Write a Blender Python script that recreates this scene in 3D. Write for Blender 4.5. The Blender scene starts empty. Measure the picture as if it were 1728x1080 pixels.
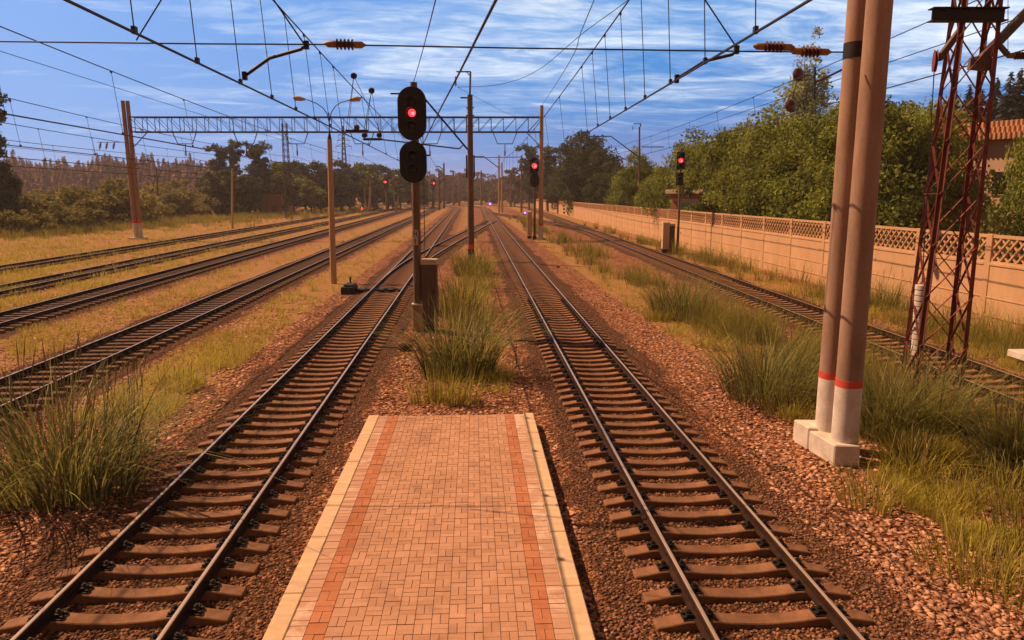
import bpy, bmesh, math, random
import numpy as np
from mathutils import Vector, Matrix, Quaternion
PI = math.pi
SC = bpy.context.scene
COL = SC.collection
random.seed(7)
RNG = np.random.default_rng(11)

# ------------------------------------------------------------------ camera
F, HOR, CAMZ = 1230.0, 330.0, 5.11
TH = math.atan((540 - HOR) / F)
CT, ST = math.cos(TH), math.sin(TH)
cam_d = bpy.data.cameras.new('camera')
cam_d.sensor_width = 36.0
cam_d.lens = 36.0 * F / 1728.0
cam_d.clip_start, cam_d.clip_end = 0.1, 9000
cam = bpy.data.objects.new('camera', cam_d)
cam.location = (0, 0, CAMZ)
cam.rotation_euler = (PI / 2 - TH, 0, 0)
COL.objects.link(cam)
SC.camera = cam
SC.render.resolution_x, SC.render.resolution_y = 1024, 640

def ray(px, py):
    a, b = (px - 864) / F, (540 - py) / F
    return Vector((a, CT + b * ST, -ST + b * CT))
def P(px, py, z=0.0):                 # where the photo's point lies on a level z
    d = ray(px, py); t = (z - CAMZ) / d.z
    return Vector((d.x * t, d.y * t, z))
def D(px, py, y):                     # where it lies at distance y
    d = ray(px, py); t = y / d.y
    return Vector((d.x * t, y, CAMZ + d.z * t))
def heading(vpx):
    d = ray(vpx, HOR); return Vector((d.x, d.y, 0)).normalized()

# ------------------------------------------------------------------ materials
def nd(nt, t, **kw):
    n = nt.nodes.new(t)
    for k, v in kw.items(): setattr(n, k, v)
    return n
def newmat(name):
    m = bpy.data.materials.new(name); m.use_nodes = True
    nt = m.node_tree
    return m, nt, nt.nodes['Principled BSDF']
def ramp(nt, fac, stops, interp='LINEAR'):
    r = nd(nt, 'ShaderNodeValToRGB'); e = r.color_ramp.elements
    r.color_ramp.interpolation = interp
    while len(e) < len(stops): e.new(0.5)
    for i, (p, c) in enumerate(stops):
        e[i].position = p; e[i].color = (*c, 1) if len(c) == 3 else c
    nt.links.new(fac, r.inputs[0]); return r.outputs[0]
def noise(nt, scale, detail=4, rough=0.55, coord=None, dist=0.0):
    n = nd(nt, 'ShaderNodeTexNoise')
    n.inputs['Scale'].default_value = scale; n.inputs['Detail'].default_value = detail
    n.inputs['Roughness'].default_value = rough; n.inputs['Distortion'].default_value = dist
    if coord is not None: nt.links.new(coord, n.inputs['Vector'])
    return n.outputs['Fac']
def mixc(nt, fac, a, b, mode='MIX'):
    m = nd(nt, 'ShaderNodeMix', data_type='RGBA', blend_type=mode)
    for s, v in ((m.inputs[0], fac), (m.inputs[6], a), (m.inputs[7], b)):
        if hasattr(v, 'is_linked'): nt.links.new(v, s)
        elif isinstance(v, (int, float)): s.default_value = v
        else: s.default_value = (*v, 1)
    return m.outputs[2]
def math_(nt, op, a, b=None, c=None, clamp=False):
    m = nd(nt, 'ShaderNodeMath', operation=op, use_clamp=clamp)
    for s, v in zip(m.inputs, (a, b, c)):
        if v is None: continue
        if hasattr(v, 'is_linked'): nt.links.new(v, s)
        else: s.default_value = v
    return m.outputs[0]
def attr(nt, name):
    return nd(nt, 'ShaderNodeAttribute', attribute_name=name).outputs['Fac']
def bump(nt, bs, h, strength=0.3, dist=0.02):
    b = nd(nt, 'ShaderNodeBump'); b.inputs['Strength'].default_value = strength; b.inputs['Distance'].default_value = dist
    nt.links.new(h, b.inputs['Height']); nt.links.new(b.outputs[0], bs.inputs['Normal'])
def pbr(name, c1, c2, scale=3.0, rough=0.8, metal=0.0, bumps=0.25, bscale=40, mid=0.5, stretch=None, spec=0.3):
    m, nt, bs = newmat(name)
    tc = nd(nt, 'ShaderNodeTexCoord').outputs['Object']
    if stretch:
        mp = nd(nt, 'ShaderNodeMapping'); mp.inputs['Scale'].default_value = stretch
        nt.links.new(tc, mp.inputs['Vector']); tc = mp.outputs[0]
    f = noise(nt, scale, 8, 0.65, tc)
    c = ramp(nt, f, [(max(0, mid - .22), c1), (min(1, mid + .22), c2)])
    f2 = noise(nt, bscale, 4, 0.6, tc)
    c = mixc(nt, 0.35, c, ramp(nt, f2, [(.3, (.55, .55, .55)), (.7, (1.25, 1.25, 1.25))]), 'MULTIPLY')
    nt.links.new(c, bs.inputs['Base Color'])
    bs.inputs['Roughness'].default_value = rough; bs.inputs['Metallic'].default_value = metal
    bs.inputs['Specular IOR Level'].default_value = spec
    if bumps: bump(nt, bs, f2, bumps, 0.01)
    return m
def tinted(name, dark, light, rough=0.85, trans=0.0, attrn='tint', spec=0.2, bumps=0):
    m, nt, bs = newmat(name)
    c = ramp(nt, attr(nt, attrn), [(0, dark), (1, light)])
    nt.links.new(c, bs.inputs['Base Color']); bs.inputs['Roughness'].default_value = rough
    bs.inputs['Specular IOR Level'].default_value = spec
    if bumps:
        tc = nd(nt, 'ShaderNodeTexCoord').outputs['Object']
        f = noise(nt, 60, 5, .6, tc); bump(nt, bs, f, bumps, .006)
        c = mixc(nt, 1.0, c, ramp(nt, noise(nt, 1.3, 8, .7, tc, .5), [(.32, (.74, .72, .72)), (.5, (1, 1, 1)), (.7, (1.12, 1.13, 1.16))]), 'MULTIPLY')
        c2 = mixc(nt, .4, c, ramp(nt, f, [(.3, (.6, .6, .6)), (.7, (1.2, 1.2, 1.2))]), 'MULTIPLY')
        nt.links.new(c2, bs.inputs['Base Color'])
    if trans > 0:
        t = nd(nt, 'ShaderNodeBsdfTranslucent'); nt.links.new(c, t.inputs[0])
        mx = nd(nt, 'ShaderNodeMixShader'); mx.inputs[0].default_value = trans
        nt.links.new(bs.outputs[0], mx.inputs[1]); nt.links.new(t.outputs[0], mx.inputs[2])
        nt.links.new(mx.outputs[0], nt.nodes['Material Output'].inputs[0])
    return m
def lamp_mat(name, col, s):
    m, nt, bs = newmat(name)
    bs.inputs['Base Color'].default_value = (*[c * .4 for c in col], 1)
    bs.inputs['Emission Color'].default_value = (*col, 1); bs.inputs['Emission Strength'].default_value = s
    bs.inputs['Roughness'].default_value = .25
    return m

M = {}
M['concrete'] = pbr('weathered_concrete', (.22, .125, .08), (.40, .245, .165), 2.5, .9, 0, .3, 60, stretch=(1, 1, .25))
M['white'] = pbr('whitewash', (.46, .37, .30), (.76, .65, .56), 2.2, .85, 0, .15, 50)
M['red'] = pbr('red_paint', (.55, .05, .03), (.68, .09, .05), 6, .7)
M['fence'] = pbr('fence_concrete', (.45, .245, .122), (.58, .335, .172), .9, .9, 0, .25, 30, stretch=(1, 1, .5))
M['sleeper'] = pbr('stained_concrete', (.095, .042, .020), (.31, .14, .071), 3.5, .85, 0, .4, 50)
M['wood'] = pbr('old_timber', (.075, .038, .023), (.18, .092, .052), 3, .9, 0, .4, 45, stretch=(.3, 2, 1))
M['rust'] = pbr('rusty_steel', (.020, .009, .006), (.055, .023, .013), 4, .8, 0, .2, 50, spec=.1)
M['railtop'] = pbr('polished_rail', (.46, .33, .24), (.68, .51, .39), 2, .32, .5, 0, 30, stretch=(1, .1, 1))
M['iron'] = pbr('dark_iron', (.016, .012, .010), (.04, .028, .02), 5, .6, .3, .2, 60)
M['wire'] = pbr('wire_metal', (.035, .03, .03), (.06, .05, .048), 2, .55, .5, 0)
M['signal'] = pbr('signal_black', (.008, .007, .006), (.016, .013, .011), 4, .7, 0, .1, 50)
M['visor'] = pbr('visor_black', (.012, .010, .009), (.05, .036, .026), 4, .6, 0, .1, 50)
M['mast'] = pbr('mast_brown', (.105, .058, .037), (.20, .115, .072), 3, .8, 0, .3, 60, stretch=(1, 1, .3))
M['poledark'] = pbr('pole_concrete_brown', (.26, .14, .08), (.38, .22, .135), 2.5, .9, 0, .3, 60, stretch=(1, 1, .25))
M['lamppole'] = pbr('lamp_concrete', (.42, .25, .13), (.54, .34, .19), 2.5, .9, 0, .2, 60, stretch=(1, 1, .25))
M['tower'] = pbr('red_oxide_steel', (.12, .028, .018), (.24, .058, .036), 3, .7, .05, .2, 50)
M['bracket'] = pbr('bracket_steel', (.09, .06, .045), (.17, .115, .085), 3, .7, .2, .2, 50)
M['truss'] = pbr('truss_steel', (.055, .038, .036), (.10, .07, .066), 2, .8, 0, 0, spec=.1)
M['cabinet'] = pbr('cabinet_grey', (.26, .19, .155), (.36, .27, .225), 2.5, .7, 0, .1, 60, stretch=(1, 1, .3))
M['cabinetdark'] = pbr('cabinet_brown', (.085, .05, .034), (.13, .08, .055), 2.5, .75, 0, .15, 60, stretch=(1, 1, .3))
M['plate'] = pbr('plate_enamel', (.42, .38, .30), (.55, .50, .40), 4, .6)
M['ink'] = pbr('plate_ink', (.02, .018, .016), (.04, .035, .03), 4, .7)
M['porcelain'] = pbr('brown_porcelain', (.07, .018, .010), (.13, .034, .018), 6, .35, 0, 0)
M['yellowcap'] = pbr('ochre_fitting', (.22, .10, .018), (.34, .17, .035), 5, .5)
M['lampshade'] = pbr('lamp_head', (.42, .24, .13), (.52, .33, .19), 5, .5)
M['redlens'] = lamp_mat('lit_red_lens', (1, .03, .035), 2.2)
M['redcore'] = lamp_mat('lit_red_core', (1, .06, .09), 5)
M['violet'] = lamp_mat('lit_violet_lens', (.28, .10, 1.0), 4.5)
M['darklens'] = pbr('dark_lens', (.01, .01, .012), (.02, .02, .022), 4, .15, 0, 0)
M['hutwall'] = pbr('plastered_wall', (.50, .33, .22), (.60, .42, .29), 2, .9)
M['brickwall'] = pbr('old_brick', (.30, .10, .05), (.40, .15, .08), 9, .9)
M['green'] = pbr('green_door', (.14, .30, .06), (.20, .38, .09), 3, .7)
M['roof'] = pbr('pale_roof_slab', (.52, .36, .25), (.62, .45, .32), 2, .9)
M['pinkwall'] = pbr('peach_wall', (.48, .30, .20), (.58, .38, .26), 1, .9)
M['shed'] = pbr('brown_shed', (.20, .10, .06), (.28, .15, .095), 1, .9, stretch=(4, 4, .2))
M['bark'] = pbr('bark', (.05, .03, .02), (.11, .07, .045), 6, .95, 0, .5, 20, stretch=(1, 1, .3))
M['birchbark'] = pbr('birch_bark', (.30, .24, .16), (.50, .41, .28), 3, .9, 0, .3, 12, stretch=(1, 1, 3))
M['leafA'] = tinted('leaf_olive', (.055, .068, .012), (.34, .37, .055), .7, .38)
M['leafB'] = tinted('leaf_dark', (.028, .038, .012), (.115, .130, .034), .75, .25)
M['leafC'] = tinted('leaf_far', (.030, .042, .018), (.125, .145, .045), .8, .25)
M['leafD'] = tinted('leaf_birch', (.18, .21, .10), (.52, .54, .28), .7, .35)
M['leafE'] = tinted('leaf_bush', (.075, .068, .020), (.36, .30, .085), .8, .35)
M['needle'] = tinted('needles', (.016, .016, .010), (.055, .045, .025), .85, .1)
M['needlefar'] = tinted('needles_far', (.20, .10, .095), (.29, .16, .15), .9, .1)  # mauve of distance haze is put into the needle colour
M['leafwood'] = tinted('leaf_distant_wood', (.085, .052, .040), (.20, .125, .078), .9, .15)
M['grassY'] = tinted('grass_yellow', (.19, .14, .020), (.64, .54, .10), .75, .42)
M['grassG'] = tinted('grass_green', (.08, .072, .014), (.44, .37, .075), .7, .35)
M['seed'] = pbr('seed_head', (.16, .11, .035), (.34, .25, .09), 9, .9)
M['reed'] = tinted('reed_green', (.05, .05, .013), (.42, .38, .11), .6, .35)
M['stoneB'] = tinted('ballast_stone', (.085, .037, .021), (.39, .18, .105), .9, 0, bumps=.3)
M['stoneG'] = tinted('gravel_stone', (.28, .122, .070), (.66, .35, .215), .9, 0, bumps=.3)
M['paver'] = tinted('paver', (.40, .205, .130), (.49, .26, .168), .85, 0, bumps=.25)
M['paverred'] = tinted('paver_red', (.38, .135, .066), (.45, .18, .092), .85, 0, bumps=.25)
M['joint'] = pbr('joint_sand', (.22, .11, .065), (.30, .155, .095), 20, .95)

# pale worn edging pavers: white lime stains of their own shape
def edging_mat():
    m, nt, bs = newmat('paver_edge')
    tc = nd(nt, 'ShaderNodeTexCoord').outputs['Object']
    c = ramp(nt, attr(nt, 'tint'), [(0, (.39, .20, .13)), (1, (.48, .265, .18))])
    st = ramp(nt, noise(nt, 1.1, 9, .75, tc, .8), [(.5, (0, 0, 0)), (.62, (1, 1, 1))])
    c = mixc(nt, st, c, (.62, .41, .31))
    nt.links.new(c, bs.inputs['Base Color']); bs.inputs['Roughness'].default_value = .9
    bump(nt, bs, noise(nt, 60, 5, .6, tc), .25, .006); return m
M['paveredge'] = edging_mat()
M['kerb'] = pbr('kerb_stone', (.48, .31, .19), (.70, .48, .30), 2.0, .85, 0, .25, 45, stretch=(1, 3, 1))

def ground_mat():
    m, nt, bs = newmat('ground_soil')
    tc = nd(nt, 'ShaderNodeTexCoord').outputs['Object']
    def vor(scale):
        v = nd(nt, 'ShaderNodeTexVoronoi'); v.inputs['Scale'].default_value = scale; v.inputs['Randomness'].default_value = 1
        nt.links.new(tc, v.inputs['Vector']); return v
    wob = noise(nt, .35, 5, .6, tc)
    # gravel: pale flat stones with dark gaps
    v1 = vor(9.0); rc = nd(nt, 'ShaderNodeSeparateColor'); nt.links.new(v1.outputs['Color'], rc.inputs[0])
    g = ramp(nt, rc.outputs[0], [(0, (.19, .078, .041)), (.5, (.36, .160, .088)), (1, (.50, .26, .15))])
    gap = ramp(nt, v1.outputs['Distance'], [(.35, (1, 1, 1)), (.62, (.34, .28, .26))])
    g = mixc(nt, 1.0, g, gap, 'MULTIPLY')
    big = ramp(nt, noise(nt, .5, 7, .65, tc), [(.3, (.72, .66, .62)), (.7, (1.15, 1.1, 1.05))])
    g = mixc(nt, 1.0, g, big, 'MULTIPLY')
    # ballast: small dark stones
    v2 = vor(24.0); rc2 = nd(nt, 'ShaderNodeSeparateColor'); nt.links.new(v2.outputs['Color'], rc2.inputs[0])
    b = ramp(nt, rc2.outputs[0], [(0, (.045, .020, .011)), (.6, (.12, .054, .029)), (1, (.20, .097, .055))])
    gap2 = ramp(nt, v2.outputs['Distance'], [(.35, (1, 1, 1)), (.7, (.4, .36, .34))])
    b = mixc(nt, 1.0, b, gap2, 'MULTIPLY')
    # soil under the grass
    s = ramp(nt, noise(nt, 1.7, 8, .7, tc), [(.3, (.25, .115, .050)), (.55, (.33, .18, .066)), (.75, (.37, .235, .085))])
    bal, gr = attr(nt, 'bal'), attr(nt, 'gr')
    grn = math_(nt, 'ADD', gr, math_(nt, 'MULTIPLY', math_(nt, 'SUBTRACT', noise(nt, 1.3, 6, .7, tc), .5), 1.1))
    grm = ramp(nt, grn, [(.52, (0, 0, 0)), (.80, (.8, .8, .8))])
    c = mixc(nt, grm, g, s)
    baln = math_(nt, 'ADD', bal, math_(nt, 'MULTIPLY', math_(nt, 'SUBTRACT', noise(nt, 2.2, 6, .7, tc), .5), .7))
    bm = ramp(nt, baln, [(.4, (0, 0, 0)), (.6, (1, 1, 1))])
    c = mixc(nt, bm, c, b)
    nt.links.new(c, bs.inputs['Base Color']); bs.inputs['Roughness'].default_value = .95
    bs.inputs['Specular IOR Level'].default_value = .1
    h = math_(nt, 'ADD', math_(nt, 'MULTIPLY', v1.outputs['Distance'], -1.0), math_(nt, 'MULTIPLY', v2.outputs['Distance'], -.6))
    bump(nt, bs, h, .7, .04); return m
M['ground'] = ground_mat()

# ------------------------------------------------------------------ mesh building
ORG = {}
class MB:
    def __init__(self): self.v, self.f, self.m = [], [], []
    def add(self, verts, faces, mi=0):
        n = len(self.v); self.v += [tuple(q) for q in verts]
        self.f += [tuple(i + n for i in q) for q in faces]; self.m += [mi] * len(faces); return self
    def box(self, c, s, rz=0.0, mi=0, rot=None):
        R = rot if rot else Matrix.Rotation(rz, 3, 'Z'); c = Vector(c)
        vs = [c + R @ Vector((x * s[0] / 2, y * s[1] / 2, z * s[2] / 2)) for z in (-1, 1) for x, y in ((-1, -1), (1, -1), (1, 1), (-1, 1))]
        return self.add(vs, [(3, 2, 1, 0), (4, 5, 6, 7), (0, 1, 5, 4), (1, 2, 6, 5), (2, 3, 7, 6), (3, 0, 4, 7)], mi)
    def tube(self, pts, r, n=8, mi=0, cap=True):
        pts = [Vector(p) for p in pts]; k = len(pts)
        rs = r if isinstance(r, (list, tuple)) else [r] * k
        vs, fs, up0 = [], [], None
        for i, p in enumerate(pts):
            t = (pts[min(i + 1, k - 1)] - pts[max(i - 1, 0)]).normalized()
            if up0 is None: up0 = Vector((0, 0, 1)) if abs(t.z) < .9 else Vector((0, 1, 0))
            a = t.cross(up0).normalized(); b = a.cross(t).normalized(); up0 = b
            for j in range(n):
                an = 2 * PI * (j + .5) / n
                vs.append(p + (a * math.cos(an) + b * math.sin(an)) * rs[i])
        for i in range(k - 1):
            for j in range(n):
                j2 = (j + 1) % n
                fs.append((i * n + j, i * n + j2, (i + 1) * n + j2, (i + 1) * n + j))
        if cap: fs += [tuple(range(n))[::-1], tuple(range((k - 1) * n, k * n))]
        return self.add(vs, fs, mi)
    def bar(self, p0, p1, w, h=None, mi=0):
        p0, p1 = Vector(p0), Vector(p1); d = p1 - p0
        q = d.to_track_quat('Z', 'Y').to_matrix()
        return self.box((p0 + p1) / 2, (w, h or w, d.length), mi=mi, rot=q)
    def angle(self, p0, p1, w, t=.012, ax=(1, 0), mi=0):       # L-section: two thin flanges
        p0, p1 = Vector(p0), Vector(p1)
        self.bar(p0 + Vector((ax[0] * w / 2, 0, 0)), p1 + Vector((ax[0] * w / 2, 0, 0)), w, t, mi)
        return self.bar(p0 + Vector((0, ax[1] * w / 2, 0)), p1 + Vector((0, ax[1] * w / 2, 0)), t, w, mi)
    def lathe(self, prof, c=(0, 0, 0), n=20, mi=0, axis=None):
        c = Vector(c); R = axis.to_track_quat('Z', 'Y').to_matrix() if axis else Matrix.Identity(3)
        vs = [c + R @ Vector((r * math.cos(2 * PI * j / n), r * math.sin(2 * PI * j / n), z)) for r, z in prof for j in range(n)]
        fs = [(i * n + j, i * n + (j + 1) % n, (i + 1) * n + (j + 1) % n, (i + 1) * n + j) for i in range(len(prof) - 1) for j in range(n)]
        fs += [tuple(range(n))[::-1], tuple(range((len(prof) - 1) * n, len(prof) * n))]
        return self.add(vs, fs, mi)
    def sweep(self, prof, pts, mis):                            # profile (x across, z up) along a level polyline
        n, k = len(prof), len(pts); vs, fs, ms = [], [], []
        for i, p in enumerate(pts):
            t = (Vector(pts[min(i + 1, k - 1)]) - Vector(pts[max(i - 1, 0)])).normalized(); a = Vector((t.y, -t.x, 0))
            vs += [Vector(p) + a * x + Vector((0, 0, z)) for x, z in prof]
        b = len(self.v); self.v += [tuple(q) for q in vs]
        for i in range(k - 1):
            for j in range(n):
                j2 = (j + 1) % n
                self.f.append((b + i * n + j, b + (i + 1) * n + j, b + (i + 1) * n + j2, b + i * n + j2)); self.m.append(mis[j])
        self.f.append(tuple(b + j for j in range(n))); self.m.append(0)
        self.f.append(tuple(b + (k - 1) * n + j for j in range(n))[::-1]); self.m.append(0)
        return self
    def extrude(self, poly, y0, y1, mi=0):                      # outline in x,z pushed along y
        n = len(poly); vs = [(x, y0, z) for x, z in poly] + [(x, y1, z) for x, z in poly]
        fs = [tuple(range(n)), tuple(range(n, 2 * n))[::-1]] + [(j, j + n, (j + 1) % n + n, (j + 1) % n) for j in range(n)]
        return self.add(vs, fs, mi)
    def mesh(self, name, mats, off=(0, 0, 0), smooth=True, bevel=0):
        me = bpy.data.meshes.new(name)
        o = Vector(off); me.from_pydata([tuple(Vector(q) - o) for q in self.v], [], self.f)
        mats = mats if isinstance(mats, (list, tuple)) else [mats]
        for m in mats: me.materials.append(M[m] if isinstance(m, str) else m)
        me.polygons.foreach_set('material_index', self.m)
        bm = bmesh.new(); bm.from_mesh(me); bmesh.ops.recalc_face_normals(bm, faces=bm.faces)
        if bevel: bmesh.ops.bevel(bm, geom=bm.edges[:], offset=bevel, segments=1, affect='EDGES', clamp_overlap=True)
        bm.to_mesh(me); bm.free()
        if smooth:
            me.polygons.foreach_set('use_smooth', [True] * len(me.polygons)); me.set_sharp_from_angle(angle=.7)
        me.update(); return me
    def build(self, name, mats, parent=None, **kw):
        org = ORG.get(parent.name, (0, 0, 0)) if parent else (0, 0, 0)
        o = put(name, self.mesh(name, mats, org, **kw), parent)
        ORG[o.name] = org                 # sub-parts are built in the same frame
        return o
def put(name, me, parent=None, loc=(0, 0, 0), rz=0):
    o = bpy.data.objects.new(name, me); COL.objects.link(o); o.location = loc; o.rotation_euler = (0, 0, rz)
    if parent: o.parent = parent
    return o
def tag(o, label, cat, group=None, kind=None):
    o['label'] = label; o['category'] = cat
    if group: o['group'] = group
    if kind: o['kind'] = kind
    return o
def thing(name, label, cat, loc=(0, 0, 0), rz=0, group=None, local=False):
    o = bpy.data.objects.new(name, None); COL.objects.link(o); o.empty_display_size = .3
    o.location = loc; o.rotation_euler = (0, 0, rz)
    ORG[o.name] = Vector((0, 0, 0)) if local else Vector(loc)
    return tag(o, label, cat, group)
def kids(o): return [c for c in bpy.data.objects if c.parent == o]
def dup(o, parent=None):
    c = o.copy(); COL.objects.link(c)
    if parent: c.parent = parent
    for ch in kids(o): dup(ch, c)
    return c
def struct(o): o['kind'] = 'structure'; return o

def fast(name, V, Fc, mat, tint=None, parent=None, off=None):
    """numpy mesh: V (n,3), Fc (m,k) all faces with k corners, tint per vertex"""
    me = bpy.data.meshes.new(name)
    if off is not None: V = V - np.asarray(off)
    k = Fc.shape[1]
    me.vertices.add(len(V)); me.vertices.foreach_set('co', np.ascontiguousarray(V, dtype=np.float32).ravel())
    me.loops.add(Fc.size); me.loops.foreach_set('vertex_index', np.ascontiguousarray(Fc, dtype=np.int32).ravel())
    me.polygons.add(len(Fc)); me.polygons.foreach_set('loop_start', np.arange(0, Fc.size, k, dtype=np.int32))
    me.update(calc_edges=True)
    if tint is not None:
        a = me.attributes.new('tint', 'FLOAT', 'POINT'); a.data.foreach_set('value', np.clip(tint, 0, 1).astype(np.float32))
    me.materials.append(M[mat] if isinstance(mat, str) else mat)
    if parent is False: return me
    return put(name, me, parent)

# ------------------------------------------------------------------ tracks (centre lines)
class Track:
    def __init__(self, px, py, vpx, y0, bend_y=285, rad=330):
        A = P(px, py, .30); u = heading(vpx)
        t0 = (y0 - A.y) / u.y
        self.u = u; self.o = Vector((A.x + u.x * t0, y0, 0))
        pts = [self.o.copy()]; s = (bend_y - y0) / u.y
        pts.append(self.o + u * s)
        a = math.atan2(u.x, u.y); p = pts[-1].copy()
        for i in range(24):
            a -= 6.0 / rad; p = p + Vector((math.sin(a), math.cos(a), 0)) * 6; pts.append(p.copy())
        self.pts = pts
    def x(self, y): return self.o.x + self.u.x / self.u.y * (y - self.o.y)
    def at_y(self, y): return Vector((self.x(y), y, 0))
T1 = Track(152, 1070, 789, 0.5)
T2 = Track(1332, 1077, 803, 0.5)
T3 = Track(1728, 658, 838, 6)
T4 = Track(58, 636, 784, 7)
T5 = Track(0, 535.5, 773, 14)
T6 = Track(0, 486, 773, 20)
T7 = Track(0, 451, 773, 27)
class Branch:
    def __init__(self, pts): self.pts = pts; self.u = (pts[1] - pts[0]).normalized(); self.o = pts[0]
def s_curve(ta, tb, ya, yb, n=44):
    L = yb - ya; q = L * .19; tot = L - q; pts = []
    for i in range(n + 1):
        t = L * i / n
        o = t * t / (2 * q) if t < q else (q / 2 + t - q if t < L - q else tot - (L - t) ** 2 / (2 * q))
        f = o / tot; y = ya + t
        pts.append(Vector((ta.x(y) * (1 - f) + tb.x(y) * f, y, 0)))
    return Branch(pts)
X1 = s_curve(T1, T2, 41, 158)
X2 = s_curve(T3, T2, 96, 232)
RT = [(-.075, .15), (.075, .15), (.075, .162), (.014, .180), (.014, .258), (.036, .268), (.036, .290), (.024, .300), (-.024, .300), (-.036, .290), (-.036, .268), (-.014, .258), (-.014, .180), (-.075, .162)]
RM = [0, 0, 0, 0, 0, 0, 0, 1, 0, 0, 0, 0, 0, 0]
def offset_line(pts, d):
    out = []
    for i, p in enumerate(pts):
        t = (pts[min(i + 1, len(pts) - 1)] - pts[max(i - 1, 0)]).normalized()
        out.append(p + Vector((t.y, -t.x, 0)) * d)
    return out
def sleeper_mb(wood):
    st = [(-1.32, .085), (-1.12, .12), (-.95, .152), (-.64, .15), (-.38, .118), (0, .10), (.38, .118), (.64, .15), (.95, .152), (1.12, .12), (1.32, .085)]
    if wood: st = [(-1.35, .13), (-1.30, .15), (1.30, .15), (1.35, .13)]
    w1, w2 = (.112, .104) if not wood else (.11, .12)
    vs, fs = [], []
    for x, z in st: vs += [(x, -w2, -.12), (x, -w1, z), (x, w1, z), (x, w2, -.12)]
    n = len(st)
    for i in range(n - 1):
        for j in range(4):
            j2 = (j + 1) % 4; fs.append((i * 4 + j, i * 4 + j2, i * 4 + 4 + j2, i * 4 + 4 + j))
    fs += [(0, 1, 2, 3), (n * 4 - 1, n * 4 - 2, n * 4 - 3, n * 4 - 4)]
    return MB().add(vs, fs)
SL = [sleeper_mb(False).mesh('sleeper', 'sleeper', smooth=False, bevel=.012), sleeper_mb(True).mesh('sleeper', 'wood', smooth=False, bevel=.012)]
fm = MB()
fm.box((0, 0, .157), (.40, .17, .016))
for s in (-1, 1):
    fm.box((s * .115, 0, .185), (.075, .10, .05)); fm.tube([(s * .125, 0, .2), (s * .125, 0, .255)], .018, 6); fm.tube([(s * .125, 0, .222), (s * .125, 0, .24)], .032, 6)
    fm.tube([(s * .175, .05, .16), (s * .175, .05, .19)], .022, 6); fm.tube([(s * .175, -.05, .16), (s * .175, -.05, .19)], .022, 6)
FAST = fm.mesh('rail_fastening', 'iron')
def walk(pts, step):
    out, carry = [], 0.0
    for a, b in zip(pts, pts[1:]):
        L = (b - a).length; t = carry
        d = (b - a) / L; ang = math.atan2(-d.x, d.y)
        while t < L: out.append((a + d * t, ang)); t += step
        carry = t - L
    return out
def make_track(tr, label, wood=False, nfast=0, seen_y=8, skip=None, dz=0.0, group='railway tracks'):
    r = thing('railway_track', label, 'railway track', tr.pts[0], 0, group)
    for s in (-1, 1):
        line = [p + Vector((0, 0, dz)) for p in offset_line(tr.pts, s * .80)]
        MB().sweep(RT, line, RM).build('rail', ['rust', 'railtop'], r)
    rest, near = [], 0
    for p, a in walk(tr.pts, .58):
        if skip and skip(p): continue
        jit = random.uniform(-.012, .012)
        if near < 100 and p.y > seen_y:
            o = put('sleeper', SL[wood], r, p - tr.pts[0], a + jit); near += 1
            if near <= nfast:
                for s in (-1, 1): put('rail_fastening', FAST, o, (s * .80, 0, 0))
        else: rest.append((p - tr.pts[0], a))
    if rest:
        src = SL[wood]; n = len(src.vertices); co = np.empty(n * 3); src.vertices.foreach_get('co', co); co = co.reshape(-1, 3)
        V, Fq = [], []
        base = [tuple(p.vertices) for p in src.polygons]
        m = MB()
        for p, a in rest:
            c, s = math.cos(a), math.sin(a)
            W = np.stack([co[:, 0] * c - co[:, 1] * s + p.x, co[:, 0] * s + co[:, 1] * c + p.y, co[:, 2]], 1)
            m.add(W.tolist(), base)
        me = bpy.data.meshes.new('distant_sleepers'); me.from_pydata(m.v, [], m.f); me.materials.append(src.materials[0])
        o = put('distant_sleepers', me, r); o['kind'] = 'stuff'
    return r
make_track(T1, 'track with concrete sleepers along the left side of the paved platform', nfast=48, seen_y=7.3)
make_track(T2, 'track with concrete sleepers along the right side of the paved platform', nfast=48, seen_y=7.3)
make_track(T3, 'track between the twin concrete pole and the long lattice-topped concrete fence', nfast=48, seen_y=15)
make_track(T4, 'track with flat timber sleepers passing behind the tall grass at lower left', wood=True, nfast=40, seen_y=15)
make_track(T5, 'third track from the platform on the left, dark rails between two grass strips', wood=True, seen_y=26)
make_track(T6, 'overgrown track with yellow grass hiding its sleepers, second from the left field', wood=True, seen_y=35)
make_track(T7, 'overgrown outermost track nearest the left gantry pole and dry grass field', wood=True, seen_y=45)
def far_from(*ts):
    return lambda p: any(abs(p.x - t.x(p.y)) < 2.0 for t in ts)
make_track(X1, 'diagonal crossover track linking the two platform tracks behind the black signal', skip=far_from(T1, T2), dz=-.004, group='crossover tracks')
make_track(X2, 'distant crossover track joining the fence-side track near the violet lights', skip=far_from(T3, T2), dz=-.004, group='crossover tracks')

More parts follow.
